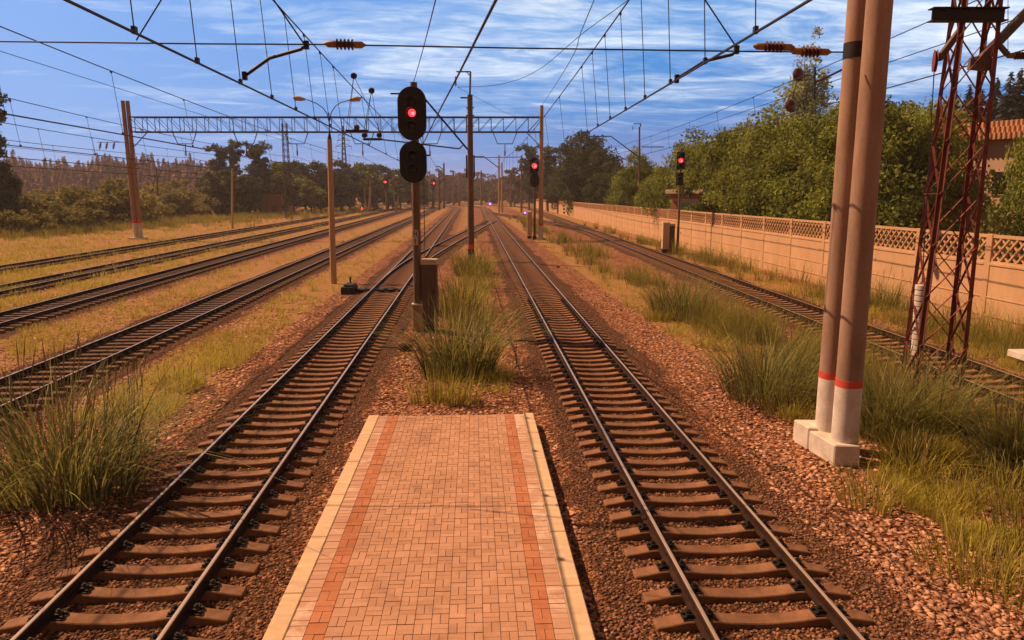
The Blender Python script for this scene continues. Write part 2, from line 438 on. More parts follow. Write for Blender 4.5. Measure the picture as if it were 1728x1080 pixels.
# ------------------------------------------------------------------ ground
allt = [T1, T2, T3, T4, T5, T6, T7, X1, X2]
def seg_dist(X, Y, pts):
    best = np.full(X.shape, 1e9)
    for a, b in zip(pts, pts[1:]):
        dx, dy = b.x - a.x, b.y - a.y; L2 = dx * dx + dy * dy
        t = np.clip(((X - a.x) * dx + (Y - a.y) * dy) / L2, 0, 1)
        best = np.minimum(best, np.hypot(X - a.x - t * dx, Y - a.y - t * dy))
    return best
def vnoise(X, Y, s, seed=0):            # cheap smooth value noise
    r = np.random.default_rng(seed); T = r.random((256, 256))
    x, y = X / s, Y / s; xi, yi = np.floor(x).astype(int), np.floor(y).astype(int)
    fx, fy = x - xi, y - yi; fx, fy = fx * fx * (3 - 2 * fx), fy * fy * (3 - 2 * fy)
    g = lambda i, j: T[(i) % 256, (j) % 256]
    return (g(xi, yi) * (1 - fx) + g(xi + 1, yi) * fx) * (1 - fy) + (g(xi, yi + 1) * (1 - fx) + g(xi + 1, yi + 1) * fx) * fy
def sstep(a, b, x):
    t = np.clip((x - a) / (b - a), 0, 1); return t * t * (3 - 2 * t)
SLOPE = heading(790); SL_X = SLOPE.x / SLOPE.y
def lat(X, Y): return X - SL_X * Y      # distance to the right of the camera, measured square to the tracks
# strips of grass: centre, half width, strength, from y, to y
STRIPS = [(-8.2, 1.5, .95, 15.5, 400), (-15.0, 2.0, .9, 18, 400), (-21.3, 2.3, 1, 20, 400), (-27.6, 2.9, 1.1, 20, 500), (-46, 14.5, 1.2, 15, 700),
          (8.5, 1.6, .74, 5, 17), (8.5, 1.5, .9, 17, 400), (10.6, 1.0, .6, 14, 400), (16.9, 2.3, .95, 10, 400), (.1, 1.3, .8, 17.5, 75), (-.5, 1.6, .7, 75, 330)]
def grassy(X, Y):
    U = lat(X, Y); g = np.zeros(X.shape)
    for c, w, k, ya, yb in STRIPS:
        c2 = c * (1 + .0004 * Y)
        d = np.abs(U - c2)
        g = np.maximum(g, k * (1 - sstep(w * .65, w * 1.15, d)) * sstep(ya - 1.5, ya + 1.5, Y))
    g = np.maximum(g, sstep(19, 21, U) + sstep(30, 33, -U))
    g = np.maximum(g, sstep(330, 380, Y))
    return g
def mk_ground():
    us = np.concatenate([[-1500, -700, -300, -150, -100, -80], np.arange(-62, -16, .8), np.arange(-16, 24, .22), np.arange(24, 60, 2), [80, 120, 300, 700, 1500]])
    vs = np.concatenate([[-300, -60, -20, -8], np.arange(-3, 30, .35), np.arange(30, 90, 1.0), np.arange(90, 420, 5), [450, 520, 650, 900, 1500, 2400]])
    U, Vv = np.meshgrid(us, vs); X = U + SL_X * np.clip(Vv, -60, 450); Y = Vv
    d = np.full(X.shape, 1e9)
    for t in allt: d = np.minimum(d, seg_dist(X, Y, t.pts) + (.9 if t in (T6, T7) else 0))
    bal = 1 - sstep(1.35, 2.35, d + (vnoise(X, Y, 1.1, 3) - .5) * .6)
    gr = np.clip(grassy(X, Y), 0, 1)
    near = (np.abs(U) < 62) & (Y < 420) & (Y > -10)
    Z = np.where(near, .032 * (1 - sstep(1.5, 2.4, d)) + (vnoise(X, Y, .9, 5) - .5) * .05 * sstep(1.6, 2.6, d) + (vnoise(X, Y, 5, 6) - .5) * .10 * sstep(2, 4, d), 0)
    ny, nx = X.shape
    idx = np.arange(nx * ny).reshape(ny, nx)
    Fq = np.stack([idx[:-1, :-1], idx[:-1, 1:], idx[1:, 1:], idx[1:, :-1]], -1).reshape(-1, 4)
    o = fast('ground', np.stack([X, Y, Z], -1).reshape(-1, 3), Fq, 'ground')
    for n, a in (('bal', bal), ('gr', gr)):
        at = o.data.attributes.new(n, 'FLOAT', 'POINT'); at.data.foreach_set('value', a.ravel().astype(np.float32))
    o.data.polygons.foreach_set('use_smooth', [True] * len(o.data.polygons))
    struct(o)
mk_ground()

# ------------------------------------------------------------------ platform
PZ = .30
cFL, cFR = P(623, 699.5, PZ), P(900, 697.5, PZ)
nl, nr = P(447, 1080, PZ), P(1000, 1080, PZ)
pdir = (((cFL - nl).normalized() + (cFR - nr).normalized()) / 2).normalized()
pw = (cFR - cFL).length
pside = Vector((pdir.y, -pdir.x, 0))
pc = (cFL + cFR) / 2
def plat(a, b, z):                       # a across from the left edge, b back from the far edge
    return pc + pside * (a - pw / 2) - pdir * b + Vector((0, 0, z - PZ))
def make_platform():
    r = thing('station_platform', 'low island platform paved in salmon bricks with red stripes and pale kerbs', 'platform', (pc.x, pc.y, 0))
    Lp = pc.y + 3
    m = MB(); q = [plat(.03, 0.02, 0), plat(pw - .03, .02, 0), plat(pw - .03, Lp, 0), plat(.03, Lp, 0)]
    m.add([Vector((p.x, p.y, -.2)) for p in q] + [Vector((p.x, p.y, PZ - .045)) for p in q], [(3, 2, 1, 0), (4, 5, 6, 7), (0, 1, 5, 4), (1, 2, 6, 5), (2, 3, 7, 6), (3, 0, 4, 7)])
    m.build('slab', 'joint', r)
    kw = pw * .064
    rz = math.atan2(-pdir.x, pdir.y)
    for a in (kw / 2, pw - kw / 2):
        m = MB(); b = 0.0
        while b < Lp - 1:
            L = 1.5 if b > 0 else 1.38
            c = plat(a, b + L / 2, PZ - .12); m.box((c.x, c.y, c.z + random.uniform(-.003, .003)), (kw, L - .012, .25), rz + random.uniform(-.001, .001)); b += L
        m.build('kerb', 'kerb', r, smooth=False, bevel=.012)
    def bricks(name, mat, a0, a1, pattern):
        V, T, m = [], [], MB()
        ncol = max(1, round((a1 - a0) / .195)); cw = (a1 - a0) / ncol
        tint = []
        nb = int((Lp - 3.5) / cw)
        for i in range(ncol):
            for k in range(nb):
                flip = (i + k) % 2 if pattern else 0
                cells = [((.5, .25), (1, .5)), ((.5, .75), (1, .5))] if flip else [((.25, .5), (.5, 1)), ((.75, .5), (.5, 1))]
                if pattern == 2: cells = [((.5, .25), (1, .5)), ((.5, .75), (1, .5))]
                for (cx, cy), (sx, sy) in cells:
                    c = plat(a0 + (i + cx) * cw, .06 + (k + cy) * cw, 0)
                    h = random.uniform(-.0035, .0035)
                    g = .007
                    m.box((c.x, c.y, PZ - .04 + h), (sx * cw - g, sy * cw - g, .06), rz + random.uniform(-.006, .006))
                    tint += [random.random()] * 8
        me = bpy.data.meshes.new(name); me.from_pydata([tuple(Vector(q) - ORG[r.name]) for q in m.v], [], m.f); me.materials.append(M[mat])
        at = me.attributes.new('tint', 'FLOAT', 'POINT'); at.data.foreach_set('value', tint)
        put(name, me, r)
    e = [0, .064, .120, .182, .824, .880, .936, 1]
    e = [x * pw for x in e]
    bricks('edge_paving', 'paveredge', e[1], e[2], 2); bricks('edge_paving', 'paveredge', e[5], e[6], 2)
    bricks('red_stripe', 'paverred', e[2], e[3], 1); bricks('red_stripe', 'paverred', e[4], e[5], 1)
    bricks('paving', 'paver', e[3], e[4], 1)
make_platform()

# ------------------------------------------------------------------ loose stones
def stones(name, n, ylim, pick, smin, smax, flat, mat, label):
    k = n
    Y = ylim[0] + (ylim[1] - ylim[0]) * RNG.random(k) ** 1.7
    X = (RNG.random(k) * 2 - 1) * (Y * .74 + 2)
    keep = pick(X, Y); X, Y = X[keep], Y[keep]; k = len(X)
    base = np.array([[1, 0, 0], [.3, .95, .1], [-.8, .6, -.1], [-.9, -.5, .1], [.2, -1, 0], [.1, .1, 1], [0, 0, -1]])
    fc = np.array([[0, 1, 5], [1, 2, 5], [2, 3, 5], [3, 4, 5], [4, 0, 5], [1, 0, 6], [2, 1, 6], [3, 2, 6], [4, 3, 6], [0, 4, 6]])
    s = smin + (smax - smin) * RNG.random(k) ** 2
    V = base[None] * (1 + .5 * (RNG.random((k, 7, 3)) - .5)) * s[:, None, None]
    V[:, :, 2] *= flat
    a = RNG.random(k) * 2 * PI; c, sn = np.cos(a)[:, None], np.sin(a)[:, None]
    tx, ty = (RNG.random(k) - .5)[:, None] * .9, (RNG.random(k) - .5)[:, None] * .9
    x = V[:, :, 0] * c - V[:, :, 1] * sn; y = V[:, :, 0] * sn + V[:, :, 1] * c; z = V[:, :, 2] + x * tx + y * ty
    d = np.full(k, 1e9)
    for t in allt: d = np.minimum(d, seg_dist(X, Y, t.pts))
    gz = .032 * (1 - sstep(1.5, 2.4, d)) + (vnoise(X, Y, .9, 5) - .5) * .05 * sstep(1.6, 2.6, d) + (vnoise(X, Y, 5, 6) - .5) * .10 * sstep(2, 4, d)
    W = np.stack([x + X[:, None], y + Y[:, None], z + (gz + s * .05)[:, None]], -1).reshape(-1, 3)
    Fq = (fc[None] + (np.arange(k) * 7)[:, None, None]).reshape(-1, 3)
    o = fast(name, W, Fq, mat, np.repeat(RNG.random(k) ** 1.2, 7))
    tag(o, label, 'stones', kind='stuff')
def dmin(X, Y):
    d = np.full(X.shape, 1e9)
    for t in allt[:7]: d = np.minimum(d, seg_dist(X, Y, t.pts))
    return d
def offplat(X, Y):
    rel = np.stack([X - pc.x, Y - pc.y], -1); a = rel @ np.array([pside.x, pside.y]); b = -(rel @ np.array([pdir.x, pdir.y]))
    return ~((np.abs(a) < pw / 2 + .02) & (b > -.02))
stones('ballast_stones', 230000, (5, 42), lambda X, Y: (dmin(X, Y) < 2.35 + .5 * (vnoise(X, Y, .8, 9) - .5)) & offplat(X, Y), .016, .040, .60, 'stoneB', 'dark brown broken ballast stones packed between and beside the sleepers')
stones('gravel_stones', 110000, (5, 38), lambda X, Y: (dmin(X, Y) > 2.0 + .7 * (vnoise(X, Y, .8, 10) - .5)) & offplat(X, Y), .026, .075, .28, 'stoneG', 'pale pinkish flat gravel stones spread beside the tracks')

# ------------------------------------------------------------------ grass
def blades(B, h, w, az, lean, bend, seg=3, tint=None):
    """B (n,3) roots; returns verts, quads, tint"""
    n = len(B); t = np.linspace(0, 1, seg + 1)
    dirx, diry = np.cos(az), np.sin(az)
    hor = (lean[:, None] * t + bend[:, None] * t ** 2.4) * h[:, None]
    ver = h[:, None] * (t - .42 * np.clip(bend, 0, 1.4)[:, None] * t ** 2.6)
    cx = B[:, 0:1] + dirx[:, None] * hor; cy = B[:, 1:2] + diry[:, None] * hor; cz = B[:, 2:3] + ver
    ww = w[:, None] * (1 - t ** 1.6 * .93)
    fa = az + PI / 2 + (RNG.random(n) - .5) * 1.6
    ox, oy = np.cos(fa)[:, None] * ww / 2, np.sin(fa)[:, None] * ww / 2
    L = np.stack([cx - ox, cy - oy, cz], -1); R = np.stack([cx + ox, cy + oy, cz], -1)
    V = np.stack([L, R], 2).reshape(n, -1, 3)
    k = (seg + 1) * 2
    q = np.array([[2 * i, 2 * i + 1, 2 * i + 3, 2 * i + 2] for i in range(seg)])
    Fq = (q[None] + (np.arange(n) * k)[:, None, None]).reshape(-1, 4)
    tv = np.repeat(tint if tint is not None else RNG.random(n), k).reshape(n, k) * .75 + np.repeat(t, 2)[None] * .25
    return V.reshape(-1, 3), Fq, tv.ravel()
def join(parts):
    V, Fq, T, n = [], [], [], 0
    for v, f, t in parts: V.append(v); Fq.append(f + n); T.append(t); n += len(v)
    return np.concatenate(V), np.concatenate(Fq), np.concatenate(T)
def tufts(centres, nb, rad, h, wid, lean=.35, bend=.4, seg=3, tint=.5):
    """many small tufts: centres (n,2); nb blades each; h array of heights"""
    n = len(centres); N = n * nb
    a = RNG.random(N) * 2 * PI; r = np.sqrt(RNG.random(N)) * np.repeat(np.full(n, rad) if np.isscalar(rad) else rad, nb)
    C = np.repeat(centres, nb, 0)
    B = np.stack([C[:, 0] + np.cos(a) * r, C[:, 1] + np.sin(a) * r, np.full(N, -.02)], -1)
    hh = np.repeat(h, nb) * (.45 + .75 * RNG.random(N))
    az = a + (RNG.random(N) - .5) * 1.5
    dist = np.hypot(B[:, 0], B[:, 1])
    w = np.maximum(wid, dist * .00042) * (.7 + .6 * RNG.random(N))
    tt = np.clip(np.repeat(np.full(n, tint) if np.isscalar(tint) else tint, nb) + (RNG.random(N) - .5) * .5, 0, 1)
    return blades(B, hh, w, az, lean * RNG.random(N), bend * RNG.random(N), seg, tt)
def strip_points(n, ya, yb, xmax=.78, power=1.0):
    Y = 1 / (1 / yb + (1 / ya - 1 / yb) * RNG.random(n) ** power)
    X = (RNG.random(n) * 2 - 1) * (Y * xmax + 1.5)
    return X, Y
# verge grass: short yellow tufts
X, Y = strip_points(90000, 6, 230)
g = grassy(X, Y); d = dmin(X, Y)
pn = vnoise(X, Y, 1.7, 21) * .6 + vnoise(X, Y, .6, 22) * .4
U = lat(X, Y)
keep = offplat(X, Y) & (g * (.30 + 1.0 * pn) > .62) & (d > 1.9) & ((RNG.random(len(X)) < np.where(U < -12, .55, 1.0)))
C = np.stack([X[keep], Y[keep]], -1)
dist = np.hypot(C[:, 0], C[:, 1])
V, Fq, T = tufts(C, 9, .10 + dist * .0016, .20 + .34 * vnoise(C[:, 0], C[:, 1], 1.2, 23), .013, .45, .5, 3, .35 + .5 * vnoise(C[:, 0], C[:, 1], 2.0, 24))
tag(fast('verge_grass', V, Fq, 'grassY', T), 'yellow dry verge grass growing in strips between the tracks', 'grass', kind='stuff')
# grass creeping over the two overgrown tracks and the left field
X, Y = strip_points(26000, 30, 260)
U = lat(X, Y)
keep = (U < -19.5) & (vnoise(X, Y, 2.0, 31) > .33) & ~((np.abs(X - T5.x(Y)) < 1.5))
C = np.stack([X[keep], Y[keep]], -1); dist = np.hypot(C[:, 0], C[:, 1])
V, Fq, T = tufts(C, 8, .12 + dist * .002, .22 + .25 * vnoise(C[:, 0], C[:, 1], 3, 32), .012, .4, .35, 3, .4 + .45 * vnoise(C[:, 0], C[:, 1], 4, 33))
tag(fast('field_grass', V, Fq, 'grassY', T), 'golden dry grass over the left field and overgrown tracks', 'grass', kind='stuff')
# taller green weeds
def weeds(pts, label, name='tall_weeds', nb=18, seg=4, mat='grassG', h0=.8, h1=.9, rad=.34):
    C = np.array(pts); V, Fq, T = tufts(C, nb, rad, h0 + h1 * RNG.random(len(C)), .012, .35, .6, seg, .25 + .5 * RNG.random(len(C)))
    return tag(fast(name, V, Fq, mat, T), label, 'weeds', kind='stuff')
pts = []
for i in range(5000):
    y = 1 / (1 / 170 + (1 / 9 - 1 / 170) * random.random()); 
    u = random.choice([random.gauss(10.0, .8), random.gauss(9.6, .7), random.gauss(17.2, 1.2), random.gauss(18.2, .7), random.gauss(.4, .6) if 27 < y < 62 else 10.3])
    x = u * (1 + .0004 * y) + SL_X * y
    if abs(x) > y * .8 + 3 or abs(x - T3.x(y)) < 1.7: continue
    if vnoise(np.array([x]), np.array([y]), 2.6, 41)[0] < .50: continue
    pts.append((x, y))
weeds(pts, 'tall green weeds along the verge and the foot of the concrete fence')
def clump(name, label, px, py, nbl, rad, hmin, hmax, mat='reed', lean=.42, bend=1.0, wid=.019, seg=6, elong=(1, 1), group=None, seeds=0):
    p = P(px, py, 0); n = int(nbl * .62)
    a = RNG.random(n) * 2 * PI; r = np.sqrt(RNG.random(n)) * rad
    B = np.stack([p.x + np.cos(a) * r * elong[0], p.y + np.sin(a) * r * elong[1], np.full(n, -.03)], -1)
    h = hmin + (hmax * 1.15 - hmin) * RNG.random(n) ** 1.0
    h[: n // 4] *= .5                                        # low growth at the foot
    rr_ = r / rad
    az = a + (RNG.random(n) - .5) * 1.6
    ln = lean * (.10 + 1.15 * rr_ ** 1.2 * RNG.random(n)); bd = bend * (.15 + .85 * RNG.random(n)) * (.35 + .9 * rr_)
    V, Fq, T = blades(B, h, wid * (.5 + 1.0 * RNG.random(n)), az, ln, bd, seg, RNG.random(n) ** 1.6)
    o = thing(name, label, 'grass clump', p, 0, group)
    fast('leaves', V, Fq, mat, T, o, p)
    if seeds:
        n = seeds; a = RNG.random(n) * 2 * PI; r = np.sqrt(RNG.random(n)) * rad * .8
        m = MB()
        for i in range(n):
            b = Vector((p.x + math.cos(a[i]) * r[i] * elong[0], p.y + math.sin(a[i]) * r[i] * elong[1], 0)); hh = random.uniform(hmax * .75, hmax * 1.1)
            lx, ly = random.uniform(-.12, .18) * hh, random.uniform(-.1, .1) * hh
            q = [b, b + Vector((lx * .35, ly * .35, hh * .5)), b + Vector((lx, ly, hh))]
            m.tube(q, [.006, .005, .004], 4); t = q[2] - q[1]
            m.tube([q[2] - t * .4, q[2] - t * .2, q[2]], [.004, .012, .003], 5)
        m.build('seed_stalks', 'seed', o)['kind'] = 'stuff'
    return o
clump('reed_clump', 'large dark green clump of tall reeds at the left edge of the picture', 105, 836, 1050, 1.05, 1.3, 2.6, wid=.027, seeds=30, elong=(1.2, .8))
clump('reed_clump', 'sparse dark reeds leaning right beside the large left clump', 225, 770, 200, .40, 1.0, 2.0, seeds=16)
clump('reed_clump', 'big arching green clump between platform end and relay cabinet', 772, 634, 1150, .92, 1.2, 2.5, wid=.026, seeds=26, elong=(1.15, .7))
clump('reed_clump', 'green reeds growing over the foot of the red lattice tower', 1560, 722, 1500, 1.1, .8, 1.9, seeds=16, elong=(1.0, .7))
clump('reed_clump', 'green reeds left of the striped twin pole beside the yellow verge', 1290, 672, 1300, 1.1, 1.0, 2.2, seeds=16, elong=(.9, 1.2))
clump('reed_clump', 'long-bladed reeds just right of the twin pole footing', 1492, 735, 700, .6, .9, 2.0, seeds=8)
clump('reed_clump', 'green reeds growing beside the middle of the fence-side track', 1145, 530, 1200, 1.3, .9, 2.0, wid=.026, elong=(.9, 1.6))
clump('reed_clump', 'green reeds at the right picture edge below the fence-side track', 1715, 800, 600, .7, .8, 1.7, seeds=10)
clump('reed_clump', 'green reeds against the fence behind the twin pole', 1490, 520, 600, .9, .6, 1.9, wid=.02, seeds=10, elong=(1.4, .8))
clump('reed_clump', 'green reeds against the fence right of the lattice tower', 1680, 545, 800, 1.1, .6, 1.8, wid=.02, seeds=12, elong=(1.4, .8))
clump('reed_clump', 'thin yellow-green reeds behind the relay cabinet of the black signal', 775, 528, 1000, .95, .9, 2.0, wid=.026, mat='grassG', elong=(1.0, 2.0), seeds=20)
clump('reed_clump', 'yellow-green reeds around the foot of the brown middle mast', 798, 462, 900, 1.2, .8, 2.0, wid=.035, mat='grassG', elong=(1.1, 2.5), seeds=20)
yl = 'yellow flowering grasses'
clump('grass_clump', 'bright yellow grass tuft at the far end of the platform', 752, 680, 520, .75, .4, 1.0, mat='grassY', group=yl, seeds=14, bend=.3, lean=.25, elong=(1.2, .5))
clump('grass_clump', 'bright yellow grass clump in front of the red lattice tower', 1535, 800, 750, .55, .4, .95, mat='grassY', group=yl, seeds=22, bend=.8)
clump('grass_clump', 'yellow grass clump at the right picture edge', 1690, 850, 420, .55, .3, .8, mat='grassY', group=yl, seeds=12, bend=.6)
clump('grass_clump', 'yellow grass under the left reed clump at the picture edge', 25, 850, 350, .4, .25, .6, mat='grassY', group=yl, seeds=8, bend=.6)
clump('grass_clump', 'yellow grass clump in front of the reeds left of the twin pole', 1330, 700, 420, .6, .25, .6, mat='grassY', group=yl, seeds=10, bend=.6)
clump('grass_clump', 'yellow grass spreading over the gravel at lower right', 1640, 960, 420, .7, .2, .55, mat='grassY', group=yl, seeds=12, bend=.6)

for i, (px, py, n, lab) in enumerate([(1470, 850, 260, 'small yellow grass tuft on the gravel right of the twin pole footing'), (1200, 590, 320, 'yellow grass tuft on the left edge of the right verge, halfway to the twin pole'),
        (1110, 540, 300, 'yellow grass tuft beside the right track near the middle reeds'), (1700, 1000, 260, 'yellow grass tuft in the lower right corner'), (1600, 850, 320, 'yellow grass tuft between the lattice tower and the lower right corner'), (300, 660, 260, 'yellow grass tuft right of the large left reed clump')]):
    clump('grass_clump', lab, px, py, n, .55, .25, .7, mat='grassY', group=yl, seeds=8, bend=.6)

pts = []
for i in range(900):
    px = random.uniform(-30, 620); py = 398 - px * .072 + random.gauss(0, 4.5); q = P(px, py, 0); pts.append((q.x, q.y))
C = np.array(pts); V, Fq, T = tufts(C, 22, .8, .7 + .9 * RNG.random(len(C)), .03, .4, .5, 3, .2 + .6 * RNG.random(len(C)))
tag(fast('edge_weeds', V, Fq, 'grassG', T), 'tall pale weeds edging the left field in front of the bushes', 'weeds', kind='stuff')

# ------------------------------------------------------------------ trees
def leaf_cloud(seed, R, h0, h1, ncl, nlf, ls, shell=.55, droop=0.0, lump=.28, crk=1.0):
    r = np.random.default_rng(seed)
    cz, hz = (h0 + h1) / 2, (h1 - h0) / 2
    u = r.normal(size=(ncl, 3)); u /= np.linalg.norm(u, axis=1)[:, None]
    rad = r.random(ncl) ** shell
    lob = 1 + lump * (np.sin(u[:, 0] * 3.1 + seed) * np.cos(u[:, 1] * 2.7 + seed * 2) + .6 * np.sin(u[:, 2] * 4 + seed * 3))
    c = u * (rad * lob)[:, None] * np.array([R, R, hz]) * .86 + np.array([0, 0, cz])
    cr = R * crk * (.15 + .15 * r.random(ncl))
    n = ncl * nlf
    v = r.normal(size=(n, 3)); v /= np.linalg.norm(v, axis=1)[:, None]
    rr = (.35 + .65 * r.random(n)) * np.repeat(cr, nlf)
    p = np.repeat(c, nlf, 0) + v * rr[:, None] * np.array([1.15, 1.15, .8]) - np.array([0, 0, droop]) * (r.random(n) ** 2)[:, None]
    a = r.normal(size=(n, 3)); a[:, 2] -= .35; a /= np.linalg.norm(a, axis=1)[:, None]
    b = np.cross(a, r.normal(size=(n, 3))); b /= np.linalg.norm(b, axis=1)[:, None]
    s = ls * (.6 + .8 * r.random(n))[:, None]
    V = np.stack([p - a * s * .5, p + b * s * .27, p + a * s * .5, p - b * s * .27], 1).reshape(-1, 3)
    Fq = np.arange(n * 4).reshape(n, 4)
    t = np.clip(np.repeat(r.random(ncl), nlf) * .55 + r.random(n) * .45, 0, 1)
    return V, Fq, np.repeat(t, 4), c
def tree_proto(seed, R, h0, h1, ncl, nlf, ls, leaf, bark='bark', tr=.22, **kw):
    V, Fq, T, c = leaf_cloud(seed, R, h0, h1, ncl, nlf, ls, **kw)
    crown = fast('crown', V, Fq, leaf, T, False)
    rr = random.Random(seed); m = MB()
    bend = [(rr.uniform(-.1, .1) * R * .4, rr.uniform(-.1, .1) * R * .4, h1 * t) for t in (0, .3, .6, .9)]
    bend[0] = (0, 0, -.2)
    m.tube(bend, [tr, tr * .8, tr * .5, tr * .12], 8)
    for i in range(9):
        q = c[rr.randrange(len(c))]; z0 = max(h0 * .7, min(q[2] * .7, h1 * .8))
        m.tube([(0, 0, z0), (q[0] * .5, q[1] * .5, (z0 + q[2]) / 2 + .2), tuple(q)], [tr * .4, tr * .25, tr * .06], 5)
    return crown, m.mesh('trunk', bark)
def plant_tree(protos, loc, scale, rz, label, name='tree', group=None, cat='tree'):
    o = thing(name, label, cat, loc, rz, group)
    o.scale = scale if isinstance(scale, (tuple, list)) else (scale,) * 3
    put('trunk', protos[1], o); put('crown', protos[0], o)
    return o
A = [tree_proto(s, 4.6, .4, 11.3, 190, 220, .25, 'leafA') for s in (1, 2, 3)]
Bt = [tree_proto(s, 7.0, .8, 15.5, 190, 130, .52, 'leafB', tr=.4) for s in (4, 5)]
Ct = [tree_proto(s, 5.2, 1.0, 15.0, 120, 60, .75, 'leafA' if s == 7 else 'leafC', tr=.3, lump=.4) for s in (6, 7, 8)]
Et = [tree_proto(s, 3.2, .1, 4.6, 70, 60, .38, 'leafE', tr=.12, lump=.4) for s in (9, 10)]
Dt = tree_proto(12, 2.5, 6.0, 19.0, 120, 75, .27, 'leafD', 'birchbark', tr=.22, lump=.35, droop=1.2)
Ft = tree_proto(14, 3.3, 3.0, 21.0, 95, 80, .62, 'leafC', tr=.3, lump=.65, crk=1.35)
G_fence = 'leafy trees behind the concrete fence'
fdir = heading(830); fA = P(1230, 438, 0); fnx = Vector((fdir.y, -fdir.x, 0))
def fence_pt(y, off): # point at distance y on the fence line, off metres behind it
    return fA + fdir * ((y - fA.y) / fdir.y) + fnx * off
def by_px(px, off):                       # on the fence's line of sight px, off metres behind it
    d = ray(px, 400); d = Vector((d.x, d.y, 0))
    b = fA + fnx * off
    t = (b.x * fdir.y - b.y * fdir.x) / (d.x * fdir.y - d.y * fdir.x)
    return d * t
rowspec = [(1185, 5, 12.0, 'olive tree behind the fence just right of the square-headed signal'),
           (1235, 5, 12.3, 'olive tree with yellowish top behind the lattice fence, right of the hut'),
           (1290, 5, 11.6, 'olive tree in front of the tall thin birch'),
           (1345, 5.0, 11.3, 'olive tree directly below the tall birch crown'),
           (1398, 5.5, 11.4, 'olive tree half hidden behind the left side of the twin pole'),
           (1455, 5.2, 11.0, 'olive tree hidden mostly by the twin concrete pole'),
           (1512, 5.2, 11.9, 'tallest olive tree between twin pole and red lattice tower'),
           (1540, 5.4, 10.2, 'olive tree seen through the left legs of the lattice tower'),
           (1758, 4.8, 9.7, 'rounded olive tree at the right picture edge in front of the orange roof')]
for i, (px, off, h, lab) in enumerate(rowspec):
    p = by_px(px, off); s = h / (11.6 if px > 1480 else 10.4)
    wd = {1540: .66, 1758: .58}.get(px, 1.0)
    plant_tree(A[i % 3], p, (s * wd, s * wd, s), i * 1.3, lab, 'leafy_tree', G_fence)
for i, (px, off, h) in enumerate([(1210, 13, 12.5), (1265, 13, 12), (1325, 13, 12), (1385, 12, 12), (1440, 13, 12), (1490, 13, 13), (1500, 13, 12.0)]):
    plant_tree(A[(i + 1) % 3], by_px(px, off), h / 10.6, i * 2.1 + .4, 'olive tree filling in behind the front row of trees along the fence', 'leafy_tree', 'second row of trees behind the fence')
def tree_at(protos, px, ybase, ytop, hproto, label, dist=None, wide=1.0, name='leafy_tree', group=None, rz=0):
    p = P(px, ybase, 0) if dist is None else D(px, HOR, dist); p.z = 0
    top = D(px, ytop, p.y).z; s = top / hproto
    return plant_tree(protos, p, (s * wide, s * wide, s), rz, label, name, group)
tree_at(A[2], 1078, 0, 246, 11.6, 'olive tree behind the fence beside the tall bracketed mast', 125, 1.0, rz=1)
tree_at(A[0], 1125, 0, 262, 11.6, 'lower olive tree between the bracketed mast and the square-headed signal', 105, 1.1, rz=2)
tree_at(Bt[0], 985, 0, 213, 16.2, 'huge dark tree with broad crown behind the far end of the fence', 178, 1.0, 'leafy_tree', rz=.5)
tree_at(Bt[1], 1035, 0, 262, 16.2, 'dark tree joined to the right side of the huge dark tree', 165, 1.0, 'leafy_tree', rz=2.5)
tree_at(Ft, 893, 0, 236, 21.5, 'bluish tall tree with tufted crown behind the oval signal', 260, 1.0, 'tall_tree')
tree_at(Ft, 925, 0, 240, 21.5, 'tall tufted tree between the gantry end pole and the huge dark tree', 235, 1.0, 'tall_tree', rz=2)
tree_at(Bt[1], 945, 0, 285, 16.2, 'low dark tree at the end of the concrete fence', 215, 1.0, rz=4)
b = D(1345, HOR, 72); b.z = 0
s = D(1345, 44, 72).z / 19.6
plant_tree(Dt, b, (s * 1.1, s * 1.1, s), .3, 'tall pale birch with thin crown rising above the trees behind the fence', 'birch_tree')
tree_at(Dt, 1385, 0, 150, 19.6, 'slender birch half hidden beside the twin pole', 80, .8, 'birch_tree', rz=2)
# left side
tree_at(Bt[0], 2, 388, 258, 16.2, 'dark rounded tree at the left picture edge', None, .72, rz=1)
tree_at(Ft, -12, 0, 138, 21.5, 'tall tree whose tufted crown leans in at the left picture edge', 112, .9, 'tall_tree', rz=1.2)
gL = 'bushes along the left field'
bush = [(70, 385, 322), (105, 392, 345), (130, 380, 312), (165, 382, 330), (195, 372, 318), (205, 380, 305), (240, 372, 335), (285, 368, 322), (310, 366, 318), (340, 364, 322), (365, 362, 330), (400, 362, 338), (430, 358, 330), (20, 398, 360), (60, 396, 362), (150, 388, 355), (325, 368, 345), (250, 375, 350), (500, 354, 338), (540, 352, 338), (575, 350, 338)]
rb = random.Random(5)
for i in range(26):
    px = rb.uniform(-10, 470); yb = 392 - px * .075 - rb.uniform(0, 12); bush.append((px, yb, yb - rb.uniform(22, 62)))
for i, (px, yb, yt) in enumerate(bush):
    tree_at(Et[i % 2], px, yb, yt - 9, 5.0, 'olive brown bush in the hedge-like row along the left field', None, 1.3, 'bush', gL, rz=i * 1.7)['category'] = 'bush'
tree_at(Ft, 376, 0, 236, 21.5, 'leftmost tall tufted tree of the dark group behind the field', 205, .95, 'tall_tree', rz=.3)
tree_at(Ft, 398, 0, 228, 21.5, 'middle tall tufted tree of the dark group behind the field', 215, .75, 'tall_tree', rz=2.2)
tree_at(Ft, 438, 0, 231, 21.5, 'rightmost tall tufted tree of the dark group beside the lattice mast', 205, 1.0, 'tall_tree', rz=4)
